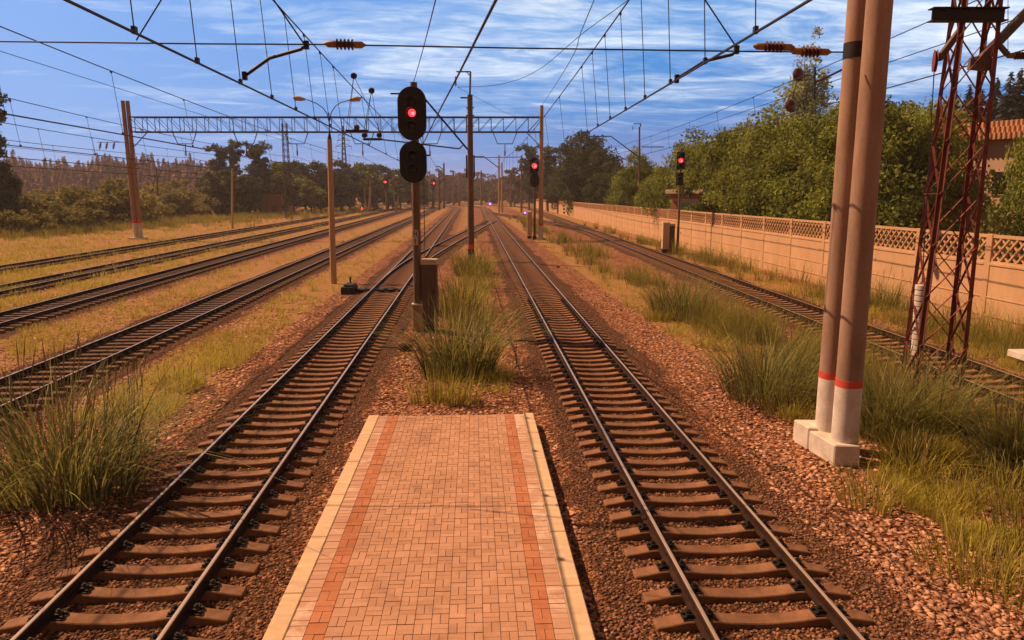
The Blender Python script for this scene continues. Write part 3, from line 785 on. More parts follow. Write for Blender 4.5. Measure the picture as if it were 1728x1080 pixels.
wood = [(365, 285, 190), (392, 280, 200), (420, 290, 190), (447, 278, 205), (470, 262, 215), (495, 262, 235), (515, 272, 230), (540, 264, 245), (560, 275, 235), (590, 270, 255), (612, 263, 265), (635, 268, 280), (655, 285, 285), (675, 276, 290), (695, 282, 300), (480, 295, 200), (525, 295, 215), (575, 292, 240), (625, 295, 250), (662, 300, 270), (705, 296, 310)]
for i, (px, yt, dd) in enumerate(wood):
    tree_at(Ct[i % 3], px, 0, yt, 15.5, 'dark green tree in the wood beyond the left tracks', dd, 1.15, 'leafy_tree', 'trees of the wood beyond the left tracks', rz=i * 1.1)
for i, (px, yb, yt) in enumerate([(619, 346, 285), (668, 344, 292)]):
    p = P(px, yb, 0); p = D(px, HOR, 228 + 15 * i); p.z = 0; k = p.y / F
    o = thing('birch_tree', ['pale forked birch trunk in front of the wood left of the black signal', 'small pale forked trunk between the far red signal and the black signal'][i], 'tree', p)
    m = MB()
    m.tube([p, p + Vector((-3 * k, 0, 20 * k)), p + Vector((-5 * k, 0, 52 * k))], [1.3 * k, .9 * k, .3 * k], 6)
    m.tube([p, p + Vector((3.5 * k, 0, 20 * k)), p + Vector((5 * k, 0, 34 * k))], [1.2 * k, .7 * k, .3 * k], 6)
    m.build('trunk', 'birchbark', o)
    V, Fq, T, c = leaf_cloud(50 + i, 11 * k, 34 * k, 62 * k, 22, 40, .8)
    fast('crown', V, Fq, 'leafE', T, o)
# spruces at the far right
def spruce(seed, h, R, tiers, per, mat, wide=.24, fat=.12):
    r = np.random.default_rng(seed); V, T = [], []
    for i in range(tiers):
        f = i / tiers; z = h * (.12 + .88 * f); rad = R * (1 - f) ** .85 + fat
        for j in range(per):
            a = r.random() * 2 * PI; l = rad * (.5 + .65 * r.random()); dz = -l * (.35 + .6 * r.random()); w = l * wide
            z = h * min(.99, .10 + .90 * f + (r.random() - .3) / tiers)
            ca, sa = math.cos(a), math.sin(a); t0 = r.random()
            V += [(0, 0, z + .06 * h / tiers), (ca * l * .6 - sa * w, sa * l * .6 + ca * w, z + dz * .55), (ca * l, sa * l, z + dz), (ca * l * .6 + sa * w, sa * l * .6 - ca * w, z + dz * .55)]; T += [t0] * 4
    V = np.array(V); return V, np.arange(len(V)).reshape(-1, 4), np.array(T)
SP = []
for s in (1, 2):
    V, Fq, T = spruce(s, 20, 3.4, 52, 22, 'needle', .30)
    SP.append((fast('crown', V, Fq, 'needle', T, False), MB().tube([(0, 0, -.2), (0, 0, 19.5)], [.25, .03], 7).mesh('trunk', 'bark')))
sps = [(1535, 180, 118), (1556, 168, 125), (1577, 172, 115), (1596, 150, 120), (1618, 140, 118), (1640, 148, 112), (1662, 128, 118), (1684, 118, 108), (1700, 112, 112), (1722, 138, 108), (1742, 125, 110), (1605, 185, 100), (1650, 190, 98), (1700, 180, 100), (1565, 200, 105), (1290, 195, 150), (1255, 202, 150), (1218, 212, 160)]
for i, (px, yt, dd) in enumerate(sps):
    tree_at(SP[i % 2], px, 0, yt, 20, 'dark spruce standing behind the leafy trees on the right', dd, 1.45, 'spruce_tree', 'dark spruces behind the leafy trees', rz=i * .9)
# far forests: one mass each
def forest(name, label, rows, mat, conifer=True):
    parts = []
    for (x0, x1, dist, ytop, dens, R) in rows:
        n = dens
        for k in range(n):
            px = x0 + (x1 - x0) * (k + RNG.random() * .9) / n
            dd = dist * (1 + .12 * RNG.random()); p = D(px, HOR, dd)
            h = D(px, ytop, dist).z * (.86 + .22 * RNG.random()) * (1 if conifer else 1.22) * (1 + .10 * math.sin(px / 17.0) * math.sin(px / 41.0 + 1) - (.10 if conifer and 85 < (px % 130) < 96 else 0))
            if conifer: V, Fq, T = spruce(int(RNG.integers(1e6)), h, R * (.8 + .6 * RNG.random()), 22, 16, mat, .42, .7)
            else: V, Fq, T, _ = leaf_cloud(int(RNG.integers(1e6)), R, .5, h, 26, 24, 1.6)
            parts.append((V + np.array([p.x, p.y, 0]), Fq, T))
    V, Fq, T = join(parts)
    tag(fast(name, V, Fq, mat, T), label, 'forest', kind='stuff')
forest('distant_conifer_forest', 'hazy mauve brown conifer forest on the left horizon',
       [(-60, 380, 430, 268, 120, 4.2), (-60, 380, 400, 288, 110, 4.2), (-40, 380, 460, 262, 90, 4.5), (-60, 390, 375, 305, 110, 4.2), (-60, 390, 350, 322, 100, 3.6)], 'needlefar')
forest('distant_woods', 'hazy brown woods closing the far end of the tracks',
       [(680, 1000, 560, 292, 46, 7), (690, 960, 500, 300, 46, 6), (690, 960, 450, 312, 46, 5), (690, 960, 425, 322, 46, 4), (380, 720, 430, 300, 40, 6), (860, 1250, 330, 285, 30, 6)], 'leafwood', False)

# ------------------------------------------------------------------ concrete fence with open lattice
PL = 4.7
def fence():
    r = thing('concrete_fence', 'long beige concrete fence with diamond lattice top running along the right side', 'fence', fence_pt(14, 0))
    rz = math.atan2(-fdir.x, fdir.y)
    # panel local frame: x = depth (towards the trees), y = along
    m = MB(); L = PL - .34
    m.box((0, 0, 1.2), (.14, L, 2.8)); m.box((-.085, 0, 2.52), (.04, L, .10)); m.box((-.085, 0, 1.25), (.025, L, .05)); m.box((-.085, 0, .55), (.03, L, .08))
    slab = m.mesh('panel_slab', 'fence', smooth=False, bevel=.008)
    m = MB(); zb, zt = 2.55, 3.64
    m.box((0, 0, zt - .06), (.13, L, .12)); m.box((0, 0, zb + .05), (.13, L, .10))
    a, b = zb + .1, zt - .12; hh = b - a; run = .88; step = .44
    for sgn in (-1, 1):
        y = -L / 2 - run
        while y < L / 2:
            y0, y1, z0, z1 = y, y + run, a, b
            if y0 < -L / 2: z0 = a + hh * (-L / 2 - y0) / run; y0 = -L / 2
            if y1 > L / 2: z1 = b - hh * (y1 - L / 2) / run; y1 = L / 2
            if y1 - y0 > .05: m.bar((.018 * sgn, sgn * y0, z0), (.018 * sgn, sgn * y1, z1), .075 if sgn > 0 else .07, .07)
            y += step
    lat_ = m.mesh('lattice', 'fence', smooth=False)
    m = MB(); m.box((0, 0, 1.73), (.20, .34, 3.86))
    pier = m.mesh('pier', 'fence', smooth=False, bevel=.015)
    n = int((322 - 14) / PL)
    for i in range(n):
        q = fdir * (PL * i)
        put('pier', pier, r, q, rz)
        c = fdir * (PL * (i + .5))
        put('panel_slab', slab, r, c, rz); put('lattice', lat_, r, c, rz)
fence()

# ------------------------------------------------------------------ buildings
def hut(px, dist, ytop, wpx, label, rz, name='hut'):
    p = D(px, HOR, dist); p.z = 0; k = dist / F
    zt = D(px, ytop, dist).z; w = wpx * k
    o = thing(name, label, 'hut', p, rz, local=True)
    MB().box((0, 2, zt / 2 - .3), (w * .82, 4, zt - .5)).build('wall', 'hutwall', o)
    MB().box((0, 1.9, zt - .22), (w, 4.9, .44)).build('roof', 'roof', o, smooth=False, bevel=.03)
    MB().box((0, -.05, zt - .75), (w * .84, .12, .42)).build('cornice', 'brickwall', o)
    return o, k, zt, w
o, k, zt, w = hut(1158, 80, 320, 70, 'small peach hut with green door and flat roof behind the fence', -.75)
MB().box((-w * .32, -.03, zt / 2 - .6), (w * .17, .1, zt - 1.3)).build('brick_pier', 'brickwall', o)
dr = MB().box((0, -.04, 2.2), (17 * k, .1, 4.3)).build('door', 'green', o)
MB().box((.45, -.13, 2.2), (.06, .08, .25)).build('handle', 'iron', dr)
hut(1047, 132, 321, 26, 'tiny hut roof showing behind the fence left of the bracketed mast', -.6)
def house():
    dist = 47.0
    p = D(1652, HOR, dist); p.z = 0
    z1, z2 = D(1650, 238, dist).z, D(1650, 206, dist).z
    w = 6.4
    o = thing('house', 'tall peach house with orange tiled roof edge behind the lattice tower', 'house', p, math.radians(-60), local=True)
    MB().box((0, 3, z1 / 2), (w, 6, z1)).build('wall', 'pinkwall', o)
    m = MB(); n = 3
    for i in range(n):
        za = z1 + (z2 - z1) * i / n; d = .35 * i; h = (z2 - z1) / n
        m.box((0, 2.9 + d, za + h / 2 + .02), (w + .9 - .1 * i, 6.9, h + .01))
        x = -w / 2 - .4
        while x < w / 2 + .4:
            m.tube([(x, -.57 + d, za + .03), (x, -.55 + d, za + h + .03)], .07, 6); x += .28
    m.build('roof', pbr('orange_tile', (.42, .19, .10), (.54, .27, .15), 3, .85), o)
    for wx in (-1.6, 1.2):
        fr = MB().box((wx, -.03, z1 - 2.6), (.95, .1, 1.5)).build('window', 'hutwall', o)
        MB().box((wx, -.06, z1 - 2.6), (.8, .08, 1.34)).build('pane', 'darklens', fr)
house()
def shed():
    p = D(457, HOR, 196); p.z = 0; w = 5.6; zt = D(457, 327, 196).z
    o = thing('shed', 'brown boarded shed in front of the wood on the left', 'shed', p)
    m = MB(); m.box((p.x, p.y + 2, zt / 2), (w, 4, zt)); 
    for i in range(12): m.box((p.x - w / 2 + w * (i + .5) / 12, p.y - .02, zt / 2 - .1), (.12, .06, zt - .3))
    m.build('wall', 'shed', o); MB().box((p.x, p.y + 1.9, zt + .1), (w + .6, 4.8, .2)).build('roof', 'rust', o)
    MB().box((p.x + .8, p.y - .05, 1.3), (1.6, .08, 2.6)).build('door', 'mast', o)
shed()

# ------------------------------------------------------------------ overhead lines
def overhead(tr, label, y0, y1, zc=7.12, zm=9.45, extra=None, step=6.3, rs=1.0):
    r = thing('overhead_line', label, 'overhead wires', tr.at_y(y0) + Vector((0, 0, zc)), group='overhead lines above the tracks')
    def zmf(y):
        t = ((y - 14) / 73.0) % 1.0
        return zm - 1.0 * (1 - (2 * t - 1) ** 2) * .55
    n = 70; ys = [y0 + (y1 - y0) * (i / n) ** 1.4 for i in range(n + 1)]
    MB().tube([tr.at_y(y) + Vector((.25 * math.sin(y / 23), 0, zc)) for y in ys], .020 * rs, 6).build('contact_wire', 'wire', r)
    MB().tube([tr.at_y(y) + Vector((0, 0, zmf(y))) for y in ys], .017 * rs, 6).build('messenger_wire', 'wire', r)
    y = y0 + 2.5; k = 0
    while y < min(y1, 190) and k < 60:
        a = tr.at_y(y) + Vector((0, 0, zmf(y))); b = tr.at_y(y) + Vector((.25 * math.sin(y / 23), 0, zc))
        m = MB().tube([a, b], .0085 * rs, 5); m.box(b + Vector((0, 0, .03)), (.05, .08, .09)); m.box(a - Vector((0, 0, .03)), (.045, .07, .07))
        m.build('dropper', 'wire', r); y += (2.1 if y < 24 and tr in (T1, T2) else step); k += 1
    if extra:
        for z in extra: MB().tube([tr.at_y(yy) + Vector((.5, 0, z)) for yy in ys], .015, 6).build('feeder_wire', 'wire', r)
    return r
L1 = overhead(T1, 'overhead wires with droppers above the track left of the platform', 5, 285)
L2 = overhead(T2, 'overhead wires with droppers above the track right of the platform', 5, 285)
L3 = overhead(T3, 'overhead wires passing behind the twin pole above the fence-side track', 17.5, 285, 8.75, 10.6, [9.7])
L4 = overhead(T4, 'overhead wires above the timber-sleepered track on the left', 10, 285)
L5 = overhead(T5, 'overhead wires above the third track left of the platform', 16, 285, extra=[10.7])
L6 = overhead(T6, 'overhead wires above the overgrown track second from the left field', 22, 285, rs=1.2)
L7 = overhead(T7, 'overhead wires above the outermost left track by the gantry pole', 30, 285, extra=[10.6, 8.4], rs=1.2)
def insulator(parent, c, axis, L=.62, n=5, rad=.085, name='insulator'):
    axis = Vector(axis).normalized(); c = Vector(c)
    m = MB(); h = L / 2
    q = L / .62; prof = [(.02 * q, -h - .06 * q), (.04 * q, -h - .02 * q), (.058 * q, -h), (.062 * q, -h + .13 * q), (.045 * q, -h + .15 * q)]
    m.lathe(prof, c, 14, 1, axis); m.lathe([(r, -z) for r, z in prof][::-1], c, 14, 1, axis)
    pr = []
    for i in range(n):
        z = -h + .14 + (L - .28) * (i + .5) / n; d = (L - .28) / n
        pr += [(.05 * q, z - d * .45), (rad, z - d * .05), (rad * .9, z + d * .15), (.05 * q, z + d * .25)]
    m.lathe(pr, c, 14, 0, axis)
    return m.build(name, ['porcelain', 'yellowcap'], parent)
# cross-span of wire from the twin pole over both platform tracks
YS = P(1425, 742, .4).y
def cross_span():
    pts = [D(px, py, YS) for px, py in ((-330, 70), (0, 70), (350, 74), (545, 75), (860, 81), (1275, 87), (1436, 90))]
    pts[-1] = D(1424, 88, YS)
    r = thing('cross_span', 'horizontal cross-span wire with brown insulators reaching left from the twin pole', 'span wire', pts[-1])
    MB().tube(pts, .014, 6).build('span_wire', 'wire', r)
    for px, py in ((582, 75), (1306, 79), (1368, 87)):
        c = D(px, py, YS); insulator(r, c, (1, 0, -.03), .62, 5, .10)
    for q in (((517, 76), (508, 83), (455, 98), (413, 128)), ((1243, 84), (1236, 92), (1190, 103), (1142, 133))):
        a, b, c, d = [D(px, py, YS - .25) for px, py in q]
        m = MB().tube([a, b, c, d], .03, 8); m.box(a, (.08, .08, .14)); m.box(d, (.07, .09, .14))
        m.build('steady_arm', 'iron', r)
    MB().tube([D(230, 68, YS - .1), D(272, 0, YS - .1), D(330, -90, YS - .1)], .014, 6).build('stay_wire', 'wire', r)
    MB().tube([D(515, 77, YS - .1), D(462, 0, YS - .1), D(400, -90, YS - .1)], .014, 6).build('stay_wire', 'wire', r)
    MB().tube([D(1243, 80, YS - .1), D(1190, 0, YS - .1), D(1130, -90, YS - .1)], .014, 6).build('stay_wire', 'wire', r)
cross_span()
def loose_wire(label, pts, r=.017, name='overhead_wire'):
    P3 = [Vector(q) if not isinstance(q, tuple) else D(*q) for q in pts]
    # smooth
    out = []
    for i in range(len(P3) - 1):
        p0, p1, p2, p3 = P3[max(i - 1, 0)], P3[i], P3[i + 1], P3[min(i + 2, len(P3) - 1)]
        for j in range(6):
            t = j / 6; out.append(.5 * ((2 * p1) + (p2 - p0) * t + (2 * p0 - 5 * p1 + 4 * p2 - p3) * t * t + (3 * p1 - p0 - 3 * p2 + p3) * t ** 3))
    out.append(P3[-1])
    o = MB().tube(out, r, 6).build(name, 'wire'); return tag(o, label, 'wire')
loose_wire('slack feeder wire sagging from the middle mast bracket up to the right', [(772, 147, 57), (840, 143, 50), (905, 120, 44), (985, 55, 36), (1060, 0, 31), (1140, -70, 27)])
loose_wire('slack feeder wire running on from the mast bracket behind the gantry', [(772, 147, 57), (830, 178, 75), (872, 197, 95), (960, 225, 150)])
loose_wire('thick contact wire crossing steeply above the platform centre', [(837 + 27, -50, 8.2), (837, 0, 9.7), (770, 133, 16.5), (735, 200, 25), (705, 262, 46)], .02)
loose_wire('thin wire rising steeply just right of the black signal head', [(745, -50, 12), (735, 0, 14), (712, 90, 21), (697, 142, 27.3)], .012)
loose_wire('thin anchor wire from the top edge to the gantry right end', [(1015, -30, 24), (980, 55, 30), (958, 110, 38), (913, 180, 87)], .016)
# two counterbalanced section insulators above the left platform track
def section_insulator():
    base = D(640, 232, 33)
    r = thing('section_insulator', 'pair of black section insulator bars hung on V wires beside the black signal', 'insulator', base)
    for (px, py), vs, y in (((597, 128), ((584, 222), (588, 222), (640, 218)), 32), ((627, 153), ((612, 230), (618, 216), (641, 230)), 33)):
        c = D(px, py, y); m = MB().lathe([(.03, -.13), (.12, -.08), (.14, 0), (.12, .08), (.03, .13)], c, 14)
        m.build('pulley', 'iron', r)
        for a, b in vs: MB().tube([c, D(a, b, y)], .012, 5).build('hanger_wire', 'wire', r)
    for (x0, x1, y0, d) in ((583, 621, 221, 32), (613, 645, 235, 33)):
        MB().bar(D(x0, y0, d), D(x1, y0, d), .07, .10).build('bar', 'iron', r)
    for px, py, d in ((602, 215, 32), (615, 228, 33), (640, 228, 33)):
        MB().lathe([(.03, -.12), (.10, -.09), (.125, 0), (.10, .09), (.03, .12)], D(px, py, d), 12, 0, Vector((1, 0, 0))).build('insulator', 'porcelain' if px == 602 else 'iron', r)
section_insulator()
# discs and yoke on the right hand wires
def tension_yoke():
    r = thing('tension_yoke', 'round brown insulator discs and upright yoke in front of the birch crown', 'insulator', D(1375, 140, 34))
    for px, py in ((1347, 126), (1334, 179)):
        c = D(px, py, 34); MB().lathe([(.05, -.16), (.24, -.10), (.30, 0), (.24, .10), (.05, .16)], c, 18, 0, Vector((.45, -1, .2))).build('insulator_disc', 'porcelain', r)
    MB().bar(D(1375, 113, 34), D(1374, 168, 34), .13, .06).build('yoke', 'iron', r)
    MB().tube([D(1375, 139, 34), D(1400, 128, 33), D(1420, 118, 32)], .05, 6).build('turnbuckle', 'rust', r)
    MB().tube([D(1347, 126, 34), D(1334, 179, 34)], .02, 6).build('link', 'wire', r)
    MB().tube([D(1347, 126, 34), D(1375, 128, 34)], .02, 6).build('link', 'wire', r)
    MB().tube([D(1334, 179, 34), D(1374, 160, 34)], .02, 6).build('link', 'wire', r)
tension_yoke()

# ------------------------------------------------------------------ twin concrete pole (right foreground)
def twin_pole():
    a, b, c = P(1406, 787, 0), P(1450, 788, 0), P(1352, 753, 0)
    base = P(1425, 742, .42)
    r = thing('twin_pole', 'pair of tall round concrete poles with red bands on a white block footing', 'pole', (base.x, base.y, 0))
    sx = (b - a); sy = (c - a); sy = sy.normalized() * 1.5
    def block(t0, t1, h, grow=0):
        q = [a + sy * t0, a + sx + sy * t0, a + sx + sy * t1, a + sy * t1]
        return MB().add([v + Vector((0, 0, -.2)) for v in q] + [v + Vector((0, 0, h)) for v in q], [(3, 2, 1, 0), (4, 5, 6, 7), (0, 1, 5, 4), (1, 2, 6, 5), (2, 3, 7, 6), (3, 0, 4, 7)])
    block(0, .60, .42).build('footing', 'white', r, smooth=False, bevel=.02)
    block(.62, 1.0, .47).build('footing', 'white', r, smooth=False, bevel=.02)
    rear = P(1396, 724, .42); rear.z = 0
    for p, r0, lean in ((base, .245, .02), (rear, .235, .02)):
        zb = D(1425, 637, base.y).z; o = None
        def seg(z0, z1, name, mat, ext=0.0):
            f = lambda z: r0 * (1 - .012 * z) + ext
            n = max(2, int((z1 - z0) / .5))
            pr = [(f(z0 + (z1 - z0) * i / n), z0 + (z1 - z0) * i / n) for i in range(n + 1)]
            return MB().lathe(pr, (p.x, p.y, 0), 28).build(name, mat, r)
        seg(.2, 1.50, 'painted_base', 'white', .004); seg(1.50, 1.64, 'red_band', 'red', .006); seg(1.64, 13.0, 'shaft', 'concrete')
    p = rear
    z = D(1433, 86, p.y).z
    MB().lathe([(.235 * .9 + .012, z - .14), (.235 * .9 + .012, z + .14)], (p.x, p.y, 0), 24).build('clamp_band', 'iron', r)
twin_pole()

# ------------------------------------------------------------------ red lattice tower
def lattice_tower():
    nl_, nr_ = P(1537, 705, 0), P(1620, 707, 0); fl, fr_ = P(1529, 660, 0), P(1598, 672, 0)
    fl = nl_ + Vector((.20, 1.0, 0)); fr_ = nr_ + Vector((.20, 1.0, 0))
    base = (nl_ + nr_ + fl + fr_) / 4
    r = thing('lattice_tower', 'red oxide steel lattice tower overgrown at its foot on the right', 'tower', base)
    H = 13.5
    top = base + Vector((.0, 0, 0))
    def leg(c, z):
        f = 1 - .42 * z / H
        return Vector((base.x + (c.x - base.x) * f + .02 * z, base.y + (c.y - base.y) * f, z))
    C4 = [nl_, nr_, fr_, fl]
    for c in C4:
        m = MB(); m.angle(leg(c, .4), leg(c, H), .085, .014, (1 if c.x < base.x else -1, 1 if c.y < base.y else -1)); m.build('leg', 'tower', r)
        MB().lathe([(.10, -.2), (.085, .62)], (leg(c, .4).x, leg(c, .4).y, 0), 10).build('concrete_foot', 'cabinet', r)
    zs = [.55, 1.7, 2.85, 4.0, 5.15, 6.3, 7.4, 8.5, 9.6, 10.7, 11.8, 12.9]
    for k in range(4):
        a, b = C4[k], C4[(k + 1) % 4]; m = MB()
        for i in range(len(zs) - 1):
            z0, z1 = zs[i], zs[i + 1]
            m.bar(leg(a, z0), leg(b, z1), .05, .012); m.bar(leg(b, z0) + Vector((0, .012, 0)), leg(a, z1) + Vector((0, .012, 0)), .05, .012)
        for z in (5.15, 9.6): m.bar(leg(a, z), leg(b, z), .07, .014)
        m.build('bracing', 'tower', r)
    # I-beam across
    yb = leg(nl_, 9.3).y - .12
    x0, x1 = D(1570, 26, yb).x, D(1697, 26, yb).x; zb = D(1634, 25, yb).z; hb = .25
    m = MB(); cx = (x0 + x1) / 2
    m.box((cx, yb, zb + hb / 2), (x1 - x0, .24, .025)); m.box((cx, yb, zb - hb / 2), (x1 - x0, .24, .025)); m.box((cx, yb, zb), (x1 - x0 - .06, .03, hb))
    m.build('cross_beam', 'iron', r)
    # strut through the tower with clamp box, and a second one with the balance wheel
    y2 = leg(nl_, 8).y + .35
    m = MB().bar(D(1648, 108, y2), D(1760, -8, y2), .20, .16); m.build('cantilever_strut', 'bracket', r)
    MB().box(D(1655, 108, y2 - .15), (.40, .28, .24), rot=Matrix.Rotation(.1, 3, 'Y')).build('clamp_box', 'bracket', r)
    MB().bar(D(1584, 100, y2), D(1625, 45, y2), .13, .12).build('strut', 'bracket', r)
    MB().bar(D(1688, 78, y2), D(1700, 92, y2), .10, .08).build('insulator_bracket', 'bracket', r)
    insulator(r, D(1724, 94, y2), (1, 0, 0), .6, 5, .085)
    MB().lathe([(.05, -.03), (.24, -.03), (.20, 0), (.24, .03), (.05, .03)], D(1578, 103, y2), 22, 0, Vector((.9, -.35, 0))).build('balance_wheel', 'tower', r)
    # balance weights
    wb = D(1548, 600, y2 + .25); wt = D(1556, 480, y2 + .25); m = MB()
    n = 13
    for i in range(n):
        c = wb + (wt - wb) * ((i + .5) / n); m.lathe([(.13, -.058), (.145, -.05), (.145, .05), (.13, .058)], c, 16)
    m.build('balance_weights', 'white', r)
    MB().tube([wt, D(1577, 110, y2)], .012, 5).build('weight_cable', 'wire', r)
    for py, pz in ((40, 5.5), (72, 4.6), (98, 3.7)):
        pass
lattice_tower()

# ------------------------------------------------------------------ gantry
GY = 86.5
def gantry():
    bl, br = P(231, 408, 0), P(913, 403, 0)
    bl = D(229, HOR, GY); br = D(913, HOR, GY); bl.z = br.z = 0
    r = thing('signal_gantry', 'wide lattice portal gantry spanning all the left tracks', 'gantry', bl)
    topl, topr = D(207, 170, GY), D(914, 178, GY)
    # the left mast is a raked pair, the right one upright
    for dx in (0, .47):
        b0 = bl + Vector((dx - .35, dx * .3, 0)); t0 = Vector((topl.x + dx, b0.y, topl.z))
        lerp = lambda z: b0 + (t0 - b0) * (z / t0.z)
        MB().tube([lerp(0) + Vector((0, 0, -.2)), lerp(1.9)], [.26, .26], 16).build('painted_base', 'white', r)
        MB().tube([lerp(1.9), lerp(2.3)], [.265, .265], 16).build('red_band', 'red', r)
        MB().tube([lerp(2.3), t0], [.26, .22], 16).build('pole', 'poledark', r)
    MB().tube([br + Vector((0, 0, -.2)), br + Vector((0, 0, 1.6))], [.29, .28], 16).build('painted_base', 'white', r)
    MB().tube([br + Vector((0, 0, 1.6)), br + Vector((0, 0, 1.9))], [.285, .285], 16).build('red_band', 'red', r)
    MB().tube([br + Vector((0, 0, 1.9)), Vector((topr.x, br.y, topr.z))], [.28, .22], 16).build('pole', 'lamppole', r)
    MB().box(br + Vector((0, 0, .1)), (1.1, .9, .3)).build('footing', 'white', r); MB().box(bl + Vector((-.2, 0, .1)), (1.7, 1.2, .3)).build('footing', 'white', r)
    z0, z1 = D(560, 223, GY).z, D(560, 198, GY).z
    x0, x1 = topl.x + .9, topr.x - .1; w = .55
    m = MB(); n = 33
    for y in (GY - w, GY + w):
        m.bar((x0, y, z0), (x1, y, z0), .13, .11); m.bar((x0, y, z1), (x1, y, z1), .12, .10)
    for i in range(n + 1):
        x = x0 + (x1 - x0) * i / n
        for y in (GY - w, GY + w): m.bar((x, y, z0 + .06), (x, y, z1 - .06), .06, .05)
        m.bar((x, GY - w, z1), (x, GY + w, z1), .05, .05); m.bar((x, GY - w, z0), (x, GY + w, z0), .05, .05)
        if i < n:
            xn = x0 + (x1 - x0) * (i + 1) / n; fl_ = i < n * .58
            a, b = ((x, z1 - .06), (xn, z0 + .06)) if fl_ else ((x, z0 + .06), (xn, z1 - .06))
            m.bar((a[0], GY - w, a[1]), (b[0], GY - w, b[1]), .06, .045)
            m.bar((a[0], GY + w, a[1]), (b[0], GY + w, b[1]), .05, .04)
            m.bar((x, GY - w, z0), (xn, GY + w, z0), .045, .04)
    m.build('truss', 'truss', r)
    for tr in (T7, T6, T5, T4, T1, T2):
        x = tr.x(GY); m = MB()
        m.tube([(x - 1.35, GY - w, z0 - .1), (x - .85, GY - w, z0 - 1.35), (x + .85, GY - w, z0 - 1.35), (x + 1.35, GY - w, z0 - .1)], .055, 6)
        m.tube([(x, GY - w, z0 - 1.35), (x, GY - w, z0 - 2.0)], .05, 6); m.build('hanger', 'truss', r)
        insulator(r, (x, GY - w, z0 - 2.35), (0, 0, 1), .7, 4, .12)
    for s, b in ((1, x0), (-1, x1)):
        m = MB().bar((b, GY, z0 - 1.6), (b + s * 1.6, GY, z0 - .05), .09, .08); m.build('knee_brace', 'truss', r)
    # three insulators on a bracket at the left of the pole, and two side arms
    zz = D(190, 240, GY).z
    MB().bar(D(164, 240, GY), D(208, 240, GY), .06, .06).build('bracket_arm', 'truss', r)
    for px in (169, 180, 192): insulator(r, D(px, 246, GY), (.3, 0, 1), .75, 3, .17)
    for px0, px1, py in ((218, 250, 277), (338, 360, 277)):
        MB().bar(D(px0, py, GY), D(px1, py, GY), .08, .08).build('side_arm', 'truss', r)
gantry()

# ------------------------------------------------------------------ signals
def stadium(w, h, n=14):
    r = w / 2; c = h / 2 - r
    return [(r * math.cos(PI * i / n), c + r * math.sin(PI * i / n)) for i in range(n + 1)] + [(-r * math.cos(PI * i / n), -c - r * math.sin(PI * i / n)) for i in range(n + 1)]
def sig_head(r, c, w, h, lenses, lit=None, shape='oval', hood=True, rl=.11, off=0.0):
    """c centre of the plate; faces -Y"""
    poly = stadium(w, h) if shape == 'oval' else [(-w / 2, -h / 2), (w / 2, -h / 2), (w / 2, h / 2), (-w / 2, h / 2)]
    m = MB().extrude([(c.x + x, c.z + z) for x, z in poly], c.y - .025, c.y + .025)
    hd = m.build('signal_head', 'signal', r, smooth=False, bevel=.012)
    m = MB()
    for z in lenses: m.lathe([(rl * 1.5, 0), (rl * 1.4, .16), (rl * .8, .26)], (c.x + off, c.y + .02, c.z + z), 14, 0, Vector((0, 1, 0)))
    m.build('lamp_housing', 'signal', hd)
    for z in lenses:
        q = Vector((c.x + off, c.y - .03, c.z + z))
        on = lit is not None and abs(z - lit) < 1e-6
        ln = MB().lathe([(rl, -.012), (rl * .8, .015), (rl * .45, .03), (rl * .1, .035)], q, 18, 0, Vector((0, -1, 0))).build('lens', 'redlens' if on else 'darklens', r)
        if on: MB().lathe([(rl * .42, .0), (rl * .3, .02), (rl * .05, .03)], q + Vector((rl * .25, -.03, -rl * .15)), 14, 0, Vector((0, -1, 0))).build('bulb', 'redcore', ln)
        if hood:
            vs, fs, n = [], [], 14; ra = rl * 1.28
            for i in range(n + 1):
                t = PI * (-.18 + 1.36 * i / n); L = .34 * (.45 + .55 * math.sin(max(0, min(PI, t))))
                for rr in (ra, ra + .012):
                    vs += [q + Vector((rr * math.cos(t), .01, rr * math.sin(t))), q + Vector((rr * 1.05 * math.cos(t), -L, rr * 1.05 * math.sin(t) - .03))]
            for i in range(n):
                a = i * 4; fs += [(a, a + 1, a + 5, a + 4), (a + 2, a + 6, a + 7, a + 3), (a + 1, a + 3, a + 7, a + 5), (a, a + 4, a + 6, a + 2)]
            fs += [(0, 2, 3, 1), (n * 4, n * 4 + 1, n * 4 + 3, n * 4 + 2)]
            MB().add(vs, fs).build('hood', 'visor', r)
    return hd
def cabinet(r, c, w, d, h, mat='cabinet', cap='white', name='relay_cabinet'):
    m = MB().box((c.x, c.y, c.z + h / 2 + .1), (w, d, h - .2)); body = m.build(name, mat, r, smooth=False, bevel=.012)
    MB().box((c.x, c.y - d / 2 - .012, c.z + h / 2), (w * .86, .024, h * .86)).build('door', mat, body)
    m = MB().box((c.x, c.y, c.z + h + .02), (w * 1.10, d * 1.12, .07)); m.box((c.x, c.y, c.z + h - .08), (w * 1.04, d * 1.05, .10)); m.build('roof', cap, body)
    MB().box((c.x + w * .3, c.y - d / 2 - .05, c.z + h * .55), (.03, .05, .12)).build('handle', 'iron', body)
    MB().box((c.x, c.y, c.z), (w * .9, d * .9, .3)).build('plinth', 'iron', body)
    return body
